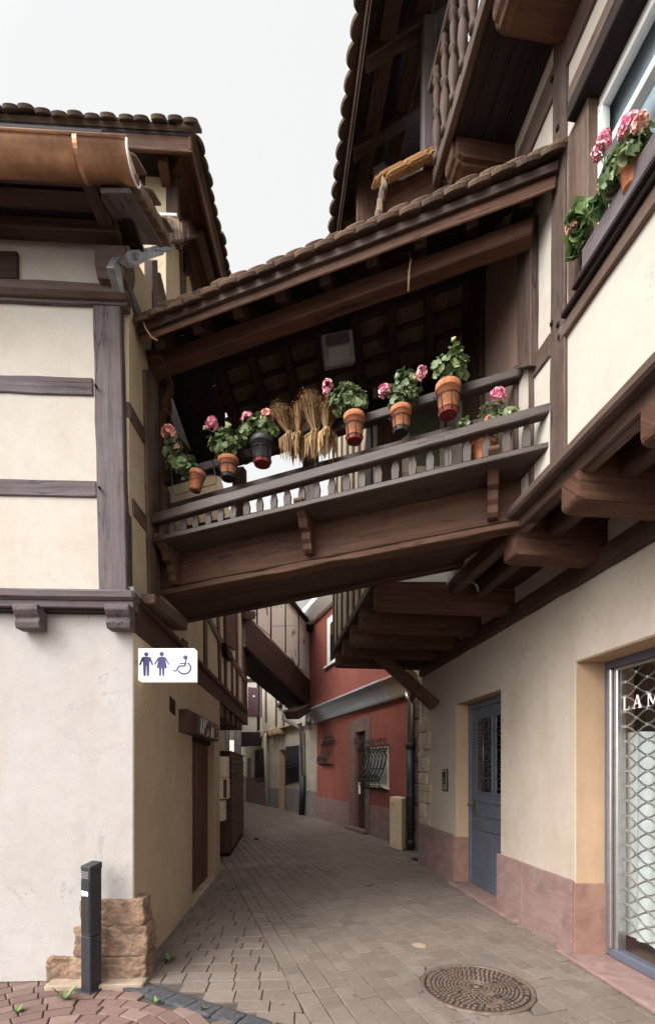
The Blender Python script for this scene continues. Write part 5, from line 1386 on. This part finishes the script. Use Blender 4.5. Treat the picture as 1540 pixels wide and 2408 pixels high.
def potted(label, px0, px1, pyt, pyb, blobs, flowers, potm, seed, holder='wire', n=85, buds=(), pl=None, grp=PG, lean=0, saucer=None, leafr=.040, fcol=None):
    pl = pl or BRH
    c = pl.at((px0 + px1) / 2, pyb); k = c.y / F
    r = (px1 - px0) / 2 * k / 1.04 * .97; h = (pyb - pyt) * k * .86
    t = thing('potted_geranium', label, 'potted plant', tuple(c), grp)
    ax = V((math.sin(lean), 0, math.cos(lean)))
    put('pot', MB().lathe(pot_profile(r, h), c, 26, True, ax), potm, t)
    put('soil', MB().lathe([(.0, h * .86), (r * .9, h * .86), (r * .9, h * .87), (.0, h * .88)], c, 14, True, ax), SOIL, t)
    top = c + ax * h * .9
    mb = MB(); bl = []
    for x0, y0, x1, y1 in blobs:
        q = pl.at((x0 + x1) / 2, (y0 + y1) / 2)
        bl.append((q, V(((x1 - x0) / 2 * k * 1.12, (x1 - x0) / 2 * k * .85, (y1 - y0) / 2 * k * 1.1))))
    foliage(mb, bl, n, leafr, seed)
    put('foliage', mb, LEAF, t)
    mb = MB()
    for q, e in bl:
        for i in range(5):
            d = V((random.uniform(-.5, .5) * e.x, random.uniform(-.4, .4) * e.y, random.uniform(-.4, .5) * e.z))
            mb.tube([top + V((random.uniform(-.3, .3) * r, 0, -.01)), (top + q + d) / 2 + V((0, 0, .01)), q + d], .004, 5, .002)
    for fx_, fy_, fr_ in flowers:
        q = pl.at(fx_, fy_, .04)
        base = min(bl, key=lambda b_: (b_[0] - q).length)[0]
        mb.tube([base, (base + q) / 2 + V((.01, 0, .012)), q], .0032, 5)
    for fx_, fy_ in buds:
        q = pl.at(fx_, fy_, .02); base = min(bl, key=lambda b_: (b_[0] - q).length)[0]
        mb.tube([base, q], .0025, 5)
    put('stems', mb, LEAF, t)
    for i, (fx_, fy_, fr_) in enumerate(flowers):
        mb = MB(); flowerhead(mb, pl.at(fx_, fy_, .04), fr_ * k, seed * 10 + i)
        put('flower_head', mb, (fcol or [PETAL, PETALO])[i % 2] if isinstance(fcol or [1], list) else fcol, t)
    for fx_, fy_ in buds:
        mb = MB(); q = pl.at(fx_, fy_, .02)
        for j in range(5): mb.rock(q + V((random.uniform(-.012, .012), random.uniform(-.01, .01), random.uniform(-.014, .014))), (.008,) * 3, (V((1, 0, 0)), V((0, 1, 0)), UP), .002, 1, j)
        put('bud', mb, BUD, t)
    if holder == 'wire':
        mb = MB(); rr = r * .90 + .006
        for zz, rk in ((h * .55, .90), (h * .10, .76)):
            rr = r * rk + .006
            mb.tube([c + ax * zz + V((rr * math.cos(a), rr * math.sin(a), 0)) for a in [6.2832 * i / 20 for i in range(21)]], .0035, 5)
        for a in (-2.5, -1.57, -.6):
            mb.tube([c + ax * h * .56 + V((math.cos(a) * (r * .90 + .007), math.sin(a) * (r * .90 + .007), 0)), c + ax * .0 + V((math.cos(a + .15) * (r * .74 + .007), math.sin(a + .15) * (r * .74 + .007), -.006))], .0035, 5)
        for s in (-1, 1):
            mb.tube([c + ax * h * .55 + V((s * (r * .9 + .006), .0, 0)), c + ax * h * .72 + V((s * (r * .9 + .02), .03, 0)), c + ax * h * .66 + V((s * r * .9, .10, .03))], .0035, 5)
        put('wire_holder', mb, IRON, t)
    if saucer: put('saucer', MB().lathe([(.0, -.008), (r * .72, -.008), (r * .80, .012), (r * .77, .012), (r * .70, -.002), (.0, -.002)], c, 24, False), saucer, t)
    return t
potted('leaning pot of geraniums with one pink and salmon bloom beside the carved post', 438, 478, 1103, 1154, [(378, 1030, 430, 1085), (392, 1058, 442, 1112), (415, 1078, 462, 1122)], [(398, 1019, 17), (415, 1053, 7)], TERRA, 1, 'none', 90, lean=.18, fcol=[PETALO, PETALO], leafr=.046)
potted('bushy geranium in a terracotta pot with one pink bloom and yellow buds', 512, 562, 1073, 1124, [(495, 1012, 570, 1072), (510, 1005, 555, 1050)], [(497, 996, 14)], TERRA, 2, 'wire', 105, [(540, 1003), (483, 1007), (536, 998)], fcol=[PETAL, PETAL], saucer=PLAST, leafr=.034)
potted('geranium with two blooms in a dark plastic pot with red saucer', 588, 645, 1026, 1090, [(562, 984, 612, 1032), (590, 976, 650, 1030)], [(582, 985, 14), (628, 979, 15)], PLAST, 3, 'wire', 100, saucer=SAUC)
potted('terracotta pot geranium with one tall pink bloom right of the dried bunches', 807, 859, 968, 1036, [(780, 905, 836, 975), (800, 912, 858, 965)], [(770, 905, 12), (768, 921, 8)], TERRA, 4, 'wire', 95, fcol=[PETAL, PETAL], saucer=SAUC, leafr=.037)
potted('tall yellowing geranium in a terracotta pot with blooms on both sides', 917, 968, 953, 1016, [(928, 868, 985, 925), (912, 905, 965, 955), (945, 890, 988, 945)], [(904, 920, 14), (990, 876, 13)], TERRA, 5, 'wire', 120, fcol=[PETAL, PETAL], saucer=PLAST, leafr=.035)
potted('topmost terracotta pot geranium with a single white bud and no blooms', 1023, 1084, 895, 974, [(1016, 842, 1060, 893), (1055, 815, 1095, 885), (1030, 850, 1098, 890)], [], TERRA, 6, 'wire', 100, [(1068, 798)], saucer=SAUC, leafr=.037)
lp = BRL.off(-.14)
potted('small geranium standing on the ledge behind the balusters under the railing', 1107, 1165, 1036, 1086, [(1080, 985, 1112, 1012), (1130, 950, 1190, 1005), (1105, 1005, 1168, 1040), (1185, 962, 1212, 978)], [(1170, 932, 17), (1148, 985, 8)], TERRA, 7, 'none', 75, pl=lp, fcol=[PETAL, PETALO], leafr=.034)
# empty wire basket
q0 = BRH.at(445, 1150)
WB = thing('wire_basket', 'empty hanging wire basket around the leaning pot on the railing', 'basket', tuple(q0))
mb = MB()
def wb(x, y, o=0): return BRH.at(x, y, o)
for o in (.10, -.10):
    mb.tube([wb(402, 1085, o), wb(406, 1160, o), wb(412, 1165, o), wb(506, 1138, o), wb(509, 1130, o), wb(500, 1085, o)], .0035, 5)
    mb.tube([wb(404, 1135, o), wb(508, 1115, o)], .003, 5)
for x, y in ((412, 1165), (436, 1158), (460, 1151), (484, 1144), (506, 1138)): mb.tube([wb(x, y, .10), wb(x, y, -.10)], .003, 5)
mb.tube([wb(500, 1085, -.1), wb(497, 1078, -.14), wb(502, 1100, -.1)], .0035, 5)
put('frame', mb, IRON, WB)
# dried bunches
def bunch(label, xc, ytop, ytie, ybot, wtop, wbot, tilt, seed):
    rnd = random.Random(seed); pl = BRB.off(.13)
    tie = pl.at(xc, ytie); k = tie.y / F
    t = thing('dried_bunch', label, 'dried flowers', tuple(tie), 'dried straw bunches on the railing')
    mb = MB()
    for i in range(150):
        a = rnd.uniform(0, 6.283); q = rnd.random() ** .7
        h = (ytie - ytop) * k * rnd.uniform(.72, 1.02)
        e = tie + V((math.cos(a) * q * wtop * k * .62 + tilt * h, math.sin(a) * q * wtop * k * .6, h * (1 - .22 * q * q)))
        s = tie + V((math.cos(a) * q * .022, math.sin(a) * q * .022, 0))
        m = (s + e) / 2 + V((rnd.uniform(-.01, .01), rnd.uniform(-.01, .01), -.01 * q))
        b = bmesh.new(); w = rnd.uniform(.0012, .0028); sd = V((math.sin(a + 1), math.cos(a + 1), 0)) * w
        v = [b.verts.new(p_) for p_ in (s - sd, s + sd, m + sd, e + sd * .5, e - sd * .5, m - sd)]
        b.faces.new((v[0], v[1], v[2], v[5])); b.faces.new((v[5], v[2], v[3], v[4])); mb.add(b, UP, rnd.random())
        for j in range(11):   # seed heads
            p = e + V((rnd.uniform(-.028, .028), rnd.uniform(-.028, .028), rnd.uniform(-.09, .016)))
            b = bmesh.new(); z = rnd.uniform(.003, .006); u_ = V((rnd.uniform(-1, 1), rnd.uniform(-1, 1), rnd.uniform(-1, 1))).normalized(); s_ = u_.orthogonal().normalized()
            v = [b.verts.new(p + u_ * z * 1.5), b.verts.new(p + s_ * z), b.verts.new(p - u_ * z), b.verts.new(p - s_ * z)]; b.faces.new(v); mb.add(b, UP, rnd.random() * .55)
    put('stalks', mb, STRAW, t)
    mb = MB()
    for i in range(150):
        a = rnd.uniform(0, 6.283); q = math.sqrt(rnd.random()); h = (ybot - ytie) * k * rnd.uniform(.25, 1.05)
        fl = rnd.uniform(.3, 1.35); e = tie + V((math.cos(a) * q * wbot * k / 2 * fl, math.sin(a) * q * wbot * k / 2 * fl, -h)); s = tie + V((math.cos(a) * .02 * q, math.sin(a) * .02 * q, .01))
        m = (s + e) / 2 + V((math.cos(a) * q * wbot * k * .22, math.sin(a) * q * wbot * k * .22, rnd.uniform(-.01, .01)))
        b = bmesh.new(); w = rnd.uniform(.0025, .008); sd = V((math.sin(a + 1), math.cos(a + 1), rnd.uniform(-.4, .4))) * w
        v = [b.verts.new(p_) for p_ in (s - sd * .5, s + sd * .5, m + sd, e + sd * .4, e - sd * .4, m - sd)]
        b.faces.new((v[0], v[1], v[2], v[5])); b.faces.new((v[5], v[2], v[3], v[4])); mb.add(b, UP, rnd.random())
    put('leaves', mb, STRAW, t)
    mb = MB()
    for z in (-.006, .0, .007): mb.tube([tie + V((.026 * math.cos(a), .026 * math.sin(a), z)) for a in [6.2832 * i / 14 for i in range(15)]], .004, 5)
    put('tie', mb, STRAW, t)
bunch('left dried straw bunch fanning beside the dark plastic pot', 680, 953, 1020, 1084, 46, 48, -.30, 21)
bunch('middle dried straw bunch on the railing, right half of a pair', 703, 945, 1020, 1084, 44, 42, .10, 22)
bunch('tallest dried straw bunch leaning on the middle gallery post', 742, 918, 1016, 1080, 50, 46, -.12, 23)
bunch('dried straw bunch beside the terracotta pot with the tall bloom', 768, 935, 1010, 1078, 30, 46, .05, 24)
# window box with geraniums on the upper right house
UB = RU.off(0)
t = thing('window_planter', 'grey window box with trailing pink geraniums under the upper right window', 'window box', tuple(UB.Y(2.6, 4.5)), None)
y0, y1, z0, z1 = 1.5, 2.79, 4.43, 4.56
put('box', MB().prism([UB.Y(y0, z0, .085), UB.Y(y1, z0, .085), UB.Y(y1, z0, -.03), UB.Y(y0, z0, -.03)], UP * (z1 - z0), .01, UB.d), W_GREY, t)
put('support_rail', MB().bar(UB.Y(1.5, 4.425, .07), UB.Y(2.88, 4.425, .07), .03, .02), W_BLACK, t)
def ubox(x0, y0_, x1, y1_):
    q = UB.at((x0 + x1) / 2, (y0_ + y1_) / 2, .08); k = q.y / F
    return (q, V(((x1 - x0) / 2 * k * .85, (x1 - x0) / 2 * k * .9, (y1_ - y0_) / 2 * k * .85)))
mb = MB(); foliage(mb, [ubox(1330, 480, 1400, 550), ubox(1335, 540, 1375, 600), ubox(1380, 462, 1425, 510)], 60, .045, 31)
put('foliage', mb, LEAFB, t)
mb = MB(); foliage(mb, [ubox(1410, 355, 1500, 450), ubox(1450, 310, 1540, 390), ubox(1412, 400, 1450, 450)], 120, .036, 32)
put('foliage', mb, LEAF, t)
for i, (x, y, r, m_) in enumerate(((1420, 332, 17, PETAL), (1408, 358, 15, PETAL), (1404, 372, 9, PETAL), (1480, 296, 22, PETAL), (1505, 288, 17, PETALO), (1466, 312, 12, PETAL), (1340, 540, 10, PETALO), (1349, 528, 8, PETALO))):
    mb = MB(); q = UB.at(x, y, .12); flowerhead(mb, q, r * q.y / F, 300 + i); put('flower_head', mb, m_, t)
mb = MB()
for a_, b_2 in (((1425, 420), (1419, 335)), ((1430, 410), (1408, 360)), ((1480, 380), (1480, 300)), ((1500, 370), (1505, 290)), ((1360, 560), (1344, 536))):
    mb.tube([UB.at(*a_, .08), UB.at(*b_2, .12)], .004, 5)
put('stems', mb, LEAF, t)
c = UB.at(1487, 432, .06); c.z -= .02
t2 = thing('flower_pot', 'small terracotta pot standing on the window box rail behind the foliage', 'pot', tuple(c))
put('pot', MB().lathe(pot_profile(.06, .11), c, 20), TERRA, t2)
# gallery lamp
lc = atY(796, 818, 4.45)
GL = thing('gallery_lamp', 'square grey lamp hanging under the gallery roof', 'lamp', tuple(lc))
ex_, ez_ = V((.97, 0, .18)).normalized() * 1.2, V((-.16, -.45, .95)).normalized() * .85; ey_ = ez_.cross(ex_)
def lq(u, v, w): return lc + ex_ * u + ez_ * v + ey_ * w
put('housing', MB().prism([lq(-.12, -.14, 0), lq(.12, -.14, 0), lq(.12, .14, 0), lq(-.12, .14, 0)], ey_ * .12, .01), plain('grey lamp housing', (.36, .35, .34), .4), GL)
fn_ = -ey_ if (-ey_).dot(CAM - lc) > 0 else ey_
off = 0 if fn_.dot(-ey_) > 0 else .12
o_ = ey_ * off
put('diffuser', MB().prism([lq(-.09, -.115, 0) + o_, lq(.09, -.115, 0) + o_, lq(.09, .02, 0) + o_, lq(-.09, .02, 0) + o_], fn_ * .02, .01), FROST, GL)
put('reflector', MB().prism([lq(-.09, .03, 0) + o_, lq(.09, .03, 0) + o_, lq(.09, .12, 0) + o_, lq(-.09, .12, 0) + o_], fn_ * .006, .003), plain('smoked lens', (.12, .11, .12), .3), GL)
put('stem', MB().bar(lq(0, .14, .06), lq(0, .14, .06) + UP * .45, .03, .03), IRON, GL)
# loose cables
pts = [BRL.at(963, 585, .06), BRL.at(965, 612, .08), BRL.at(962, 640, .07), BRL.at(960, 684, .08)]
t = thing('cable', 'frayed pale cable end hanging from the gallery eave', 'cable', tuple(pts[0])); put('strand', MB().tube(pts, .006, 6), STRAW, t)
put('strand', MB().tube([p + V((.012 * math.sin(i * 2), .0, .004 * i)) for i, p in enumerate(pts)], .005, 6), PLAST, t)
pts = [BRE.at(335, 750, .03), BRE.at(343, 772, .05), BRE.at(356, 792, .05), BRE.at(370, 800, .05)]
t = thing('cable', 'thin brown cable end at the left end of the gallery eave', 'cable', tuple(pts[0])); put('strand', MB().tube(pts, .006, 6), STRAW, t)
a, b_ = BRK.at(1060, 1367), RL.Y(5.3, 3.42, .3)
pts = [BRB.at(1062, 1366, -.55), BRB.at(1085, 1370, -.5), BRB.at(1110, 1368, -.4), BRB.at(1122, 1378, -.35), BRB.at(1124, 1392, -.35)]
t = thing('cable', 'dark wire running under the gallery floor beside the first joist', 'cable', tuple(pts[0])); put('strand', MB().tube(pts, .007, 6), PLAST, t)

# weeds and fallen leaves
WG = 'weeds in the paving joints'
def weed(label, x, y, n, h, seed):
    c = gnd(x, y); rnd = random.Random(seed)
    mb = MB()
    for k in range(n):
        a = rnd.uniform(0, 6.283); ln = h * rnd.uniform(.6, 1.1); out = V((math.cos(a), math.sin(a), 0)); sd = V((-out.y, out.x, 0)) * rnd.uniform(.006, .011)
        el = rnd.uniform(.5, 1.4)
        b = bmesh.new(); prev = None
        for i in range(5):
            u_ = i / 4; p = c + out * ln * math.sin(u_ * 1.2) * math.cos(el * .6) + UP * ln * (u_ - .35 * u_ * u_) * math.sin(el); w_ = math.sin(math.pi * min(1, u_ * .9 + .12))
            cur = (b.verts.new(p - sd * w_), b.verts.new(p + sd * w_))
            if prev: b.faces.new((prev[0], prev[1], cur[1], cur[0]))
            prev = cur
        mb.add(b, out, rnd.random(), True)
    o = put('weed', mb, LEAFB, None, label, 'weed', WG, None, tuple(c))
weed('bright green dandelion tuft at the foot of the lane wall', 395, 2262, 22, .10, 1)
weed('slim green weed growing left of the bollard foot', 152, 2352, 12, .13, 2)
weed('low moss tuft at the lower left corner of the paving', 40, 2382, 16, .06, 3)
weed('tiny green tuft on the basalt strip', 365, 2360, 12, .05, 4)
weed('small moss tuft between basalt strip and lane pavers', 480, 2376, 14, .05, 5)
LG = 'dry leaves on the lane'
def fallen(label, x, y, s, seed, z=.006):
    c = gnd(x, y); rnd = random.Random(seed); b = bmesh.new()
    a = rnd.uniform(0, 6.28); ax_ = V((math.cos(a), math.sin(a), 0)); sx_ = V((-ax_.y, ax_.x, 0))
    mid, l_, r_ = [], [], []
    for i in range(6):
        u_ = i / 5; w_ = math.sin(math.pi * u_) ** .7 * (1 + .3 * rnd.random())
        p = c + ax_ * s * (u_ - .5) + UP * (z + s * .25 * (u_ - .4) ** 2)
        mid.append(b.verts.new(p)); l_.append(b.verts.new(p + sx_ * s * .32 * w_ + UP * s * .14 * w_)); r_.append(b.verts.new(p - sx_ * s * .32 * w_ + UP * s * .22 * w_))
    for i in range(5):
        b.faces.new((mid[i], mid[i + 1], l_[i + 1], l_[i])); b.faces.new((r_[i], r_[i + 1], mid[i + 1], mid[i]))
    put('fallen_leaf', MB().add(b, ax_, .5, True), LEAFDRY, None, label, 'leaf', LG, None, tuple(c))
fallen('orange brown dry leaf alone in the middle of the lane', 868, 2084, .10, 1)
fallen('curled dry leaf at the foot of the louvred cabinet', 603, 1976, .17, 2)
fallen('dry leaf lying near the beige electric cabinet', 940, 2032, .12, 3)
fallen('pale dry leaf on the lane between cabinet and red house', 618, 1996, .14, 4)
fallen('dark curled leaf beside the louvred cabinet end', 575, 1978, .12, 5)
# small sand patch
c = gnd(985, 2225)
b = bmesh.new(); vs = []
cv = b.verts.new(c + UP * .006)
for i in range(28):
    t_ = 6.2832 * i / 28; r_ = .055 * (1 + .5 * noise.noise(V((math.cos(t_) * 2, math.sin(t_) * 2, 4))))
    vs.append(b.verts.new(c + V((math.cos(t_) * r_ * 1.1, math.sin(t_) * r_ * 1.3, .0022))))
for i in range(28): b.faces.new((cv, vs[i], vs[(i + 1) % 28]))
put('sand_patch', MB().add(b, UP, .5, True), SAND, None, 'small patch of pale spilled sand on the lane', 'sand', None, 'stuff', tuple(c))

# ================================================================== GROUND
g = MB(); g.prism([V((-60, -40, -.020)), V((60, -40, -.020)), V((60, 90, -.020)), V((-60, 90, -.020))], UP * -.3, 0)
put('ground', g, JOINT, None, None, None, None, 'structure')
S0 = gnd(300, 2316); S1 = gnd(532, 2388); sdv = (S1 - S0).normalized(); S2 = S0 + sdv * 3.0
sn = V((sdv.y, -sdv.x, 0)); sn = sn if sn.x > 0 else -sn       # towards the lane
def side(p): return (p - S0).dot(sn)
def bend(y):
    t = max(0, y - 9.0); return -.065 * (y - 3) - .0165 * t * t
def paver(b, pts, top, bev, tintv, tl):
    n = len(pts); c = sum(pts, V()) / n
    lo = [b.verts.new(V((p.x, p.y, -.02))) for p in pts]
    md = [b.verts.new(V((p.x, p.y, top - bev))) for p in pts]
    hi = [b.verts.new(V((p.x, p.y, top)) + (V((c.x, c.y, top)) - V((p.x, p.y, top))).normalized() * bev * 1.2) for p in pts]
    fs = [b.faces.new(hi)]
    for i in range(n):
        j = (i + 1) % n
        fs.append(b.faces.new((lo[i], lo[j], md[j], md[i]))); fs.append(b.faces.new((md[i], md[j], hi[j], hi[i])))
    for f in fs:
        for l in f.loops: l[tl] = (tintv, tintv, tintv, 1)
def field(name, gen, m):
    b = bmesh.new(); b.loops.layers.uv.new('UVMap'); tl = b.loops.layers.float_color.new('tint')
    for pts, top, bev, tv in gen: paver(b, pts, top, bev, tv, tl)
    mb = MB(); mb.bm.free(); mb.bm = b
    put(name, mb, m, None, None, None, None, 'structure')
def okp(c):
    return side(c) > .10 and c.x > -7 and c.x < 2.6
MC2 = V((mc.x, mc.y, 0))
def emit(pts, rnd):
    c = sum(pts, V()) / len(pts)
    if not okp(c): return None
    if (c - MC2).length > RR + .14: return pts, rnd.gauss(0, .0016), .005, min(1, max(0, rnd.gauss(.5, .19)))
    if (c - MC2).length < RR - .08: return None
    q = []
    for p in pts:
        d = p - MC2; q.append(p if d.length > RR + .010 else MC2 + d.normalized() * (RR + .010))
    ar = abs((q[1] - q[0]).cross(q[2] - q[0]).z) + abs((q[2] - q[0]).cross(q[3] - q[0]).z)
    if ar > .006 and all((q[i] - q[(i + 1) % 4]).length > .015 for i in range(4)): return q, rnd.gauss(0, .001), .004, rnd.random()
PA = V((-.302, .953, 0)); PC = V((.953, .302, 0)); PO = V((gnd(718, 2381).x, gnd(718, 2381).y, 0))
def lane():
    rnd = random.Random(5); cw = .140; gap = .003
    def warp(p):     # the courses swing further left where the lane bends
        t = max(0, p.y - 13); return V((p.x - .012 * t * t, p.y, 0))
    for ci in range(0, 75):          # courses running along the lane
        x0 = ci * cw; y = -3.0 + rnd.random() * .2
        while y < 28:
            ln = rnd.choice((.13, .16, .18, .20, .22))
            j = rnd.uniform(-.002, .002); jr = rnd.uniform(-.006, .006)
            pts = [warp(PO + PC * (x0 + dx + j + jr * (dy - ln / 2)) + PA * (y + dy - jr * (dx - cw / 2))) for dx, dy in ((gap, gap), (cw - gap, gap), (cw - gap, ln - gap), (gap, ln - gap))]
            e_ = emit(pts, rnd)
            if e_: yield e_
            y += ln
    QA, QC = LF.d * (1 if LF.d.x > 0 else -1), V((-LF.d.y, LF.d.x, 0))
    if QC.y < 0: QC = -QC
    for ri in range(-8, 60):         # courses across, at the foot of the left wall
        y0 = ri * .162; x = -6 + rnd.random() * .2
        while x < 3:
            ln = rnd.choice((.16, .19, .22, .25))
            j = rnd.uniform(-.001, .001); jr = rnd.uniform(-.003, .003)
            pts = [V((-1.4, 3.0, 0)) + QA * (x + dx + jr * (dy - .08)) + QC * (y0 + dy + j - jr * (dx - ln / 2)) for dx, dy in ((gap, gap), (ln - gap, gap), (ln - gap, .162 - gap), (gap, .162 - gap))]
            dd = [(p - PO).dot(PC) for p in pts]
            if min(dd) < -.012:
                pts = [p - PC * max(0, d_ + .004) for p, d_ in zip(pts, dd)]
                e_ = emit(pts, rnd)
                if e_: yield e_
            x += ln
field('lane_paving', lane(), PAVE)
def fan():
    rnd = random.Random(9)
    cs = [V((-1.55, 2.55, 0)), V((-3.0, 2.55, 0)), V((-.6, 2.0, 0)), V((-2.3, 1.5, 0)), V((-3.9, 1.5, 0))]
    c = cs[0]
    for ri in range(3, 42):
        r = ri * .108; n = int(2 * math.pi * r / .158)
        for k in range(n):
            t0 = 2 * math.pi * (k + (ri % 2) * .5) / n; t1 = t0 + 2 * math.pi / n
            g_ = .003 / r
            pts = [c + V((math.cos(t), math.sin(t), 0)) * rr for t, rr in ((t0 + g_, r), (t1 - g_, r), (t1 - g_, r + .099), (t0 + g_, r + .099))]
            m = sum(pts, V()) / 4
            if side(m) < -.09 and m.y < 3.75 and m.y > -2: yield pts, rnd.gauss(0, .0018), .007, min(1, max(0, rnd.gauss(.5, .25)))
field('plaza_paving', fan(), PAVER)
BS = 'basalt setts of the border strip'
s = .02; i = 0
while s < 3.0:
    ln = random.uniform(.15, .23)
    c = S0 + sdv * (s + ln / 2) + UP * -.022
    put('border_sett', MB().rock(c, (ln / 2 - .002, .070, .031), (sdv, sn, UP), .007, 3, i), S_GRAN, None,
        ('dark basalt sett of the border strip nearest the corner stones' if i == 0 else 'dark basalt sett in the border strip between red and grey pavers'), 'paving stone', BS, None, tuple(c)); s += ln + .005; i += 1
# drain at the end of the right house plinth
c = gnd(985, 2022, .0)
t = thing('drain_grate', 'small dark iron drain grate at the foot of the stone corner', 'drain', tuple(c))
mb = MB()
for k in range(6): mb.box((c.x - .10, c.y - .14 + k * .05, .0), (c.x + .10, c.y - .115 + k * .05, .008), .002)
mb.box((c.x - .12, c.y - .16, .0), (c.x - .10, c.y + .16, .01), .002); mb.box((c.x + .10, c.y - .16, .0), (c.x + .12, c.y + .16, .01), .002)
put('grate', mb, IRON, t)

# ================================================================== SKY, SUN, CAMERA
W = bpy.data.worlds.new('World'); SC.world = W; W.use_nodes = True
nt = W.node_tree; bg = nt.nodes['Background']
sky = nt.nodes.new('ShaderNodeTexSky'); sky.sky_type = 'NISHITA'; sky.sun_disc = False
SUN_EL, SUN_AZ = R(44), R(228)      # azimuth clockwise from +Y
sky.sun_elevation = SUN_EL; sky.sun_rotation = SUN_AZ
sky.air_density = 1.0; sky.dust_density = 4.0; sky.ozone_density = 1.0
hs = nt.nodes.new('ShaderNodeHueSaturation'); hs.inputs['Saturation'].default_value = .10
nt.links.new(sky.outputs[0], hs.inputs['Color'])
mx = nt.nodes.new('ShaderNodeMix'); mx.data_type = 'RGBA'; mx.inputs[0].default_value = .8
nt.links.new(hs.outputs[0], mx.inputs[6]); mx.inputs[7].default_value = (5.4, 5.4, 5.43, 1)   # even cloud cover
# cloud layer raised around the veiled sun, added fill from behind the camera
dirv = V((math.sin(SUN_AZ) * math.cos(SUN_EL), math.cos(SUN_AZ) * math.cos(SUN_EL), math.sin(SUN_EL)))
tcw = nt.nodes.new('ShaderNodeTexCoord'); dt = nt.nodes.new('ShaderNodeVectorMath'); dt.operation = 'DOT_PRODUCT'
nt.links.new(tcw.outputs['Generated'], dt.inputs[0]); dt.inputs[1].default_value = dirv
mr = nt.nodes.new('ShaderNodeMapRange'); mr.interpolation_type = 'SMOOTHSTEP'
mr.inputs['From Min'].default_value = .46; mr.inputs['From Max'].default_value = 1.0
mr.inputs['To Min'].default_value = 1.0; mr.inputs['To Max'].default_value = 4.8
nt.links.new(dt.outputs['Value'], mr.inputs['Value'])
mc_ = nt.nodes.new('ShaderNodeVectorMath'); mc_.operation = 'SCALE'
nt.links.new(mx.outputs[2], mc_.inputs[0]); nt.links.new(mr.outputs[0], mc_.inputs['Scale'])
nt.links.new(mc_.outputs[0], bg.inputs['Color']); bg.inputs['Strength'].default_value = .093
sl = bpy.data.lights.new('sun', 'SUN'); sl.energy = 1.1; sl.angle = R(30); sl.color = (1.0, .95, .88)
so = bpy.data.objects.new('sun', sl); COL.objects.link(so)
so.rotation_euler = dirv.to_track_quat('Z', 'Y').to_euler(); so.location = dirv * 30
cam = bpy.data.cameras.new('camera'); co = bpy.data.objects.new('camera', cam); COL.objects.link(co)
co.location = CAM; co.rotation_euler = (R(90), 0, 0)
cam.sensor_fit = 'HORIZONTAL'; cam.sensor_width = 36; cam.lens = 36 * F / 1540
cam.shift_x = 0; cam.shift_y = (HY - 2408 / 2) / 1540
cam.clip_end = 500; cam.clip_start = .05
SC.camera = co
vs_ = SC.view_settings; vs_.view_transform = 'Standard'; vs_.look = 'None'; vs_.gamma = 1; vs_.exposure = 1.05
SC.render.engine = 'CYCLES'
SC.cycles.use_denoising = True
SC.cycles.max_bounces = 8; SC.cycles.diffuse_bounces = 5
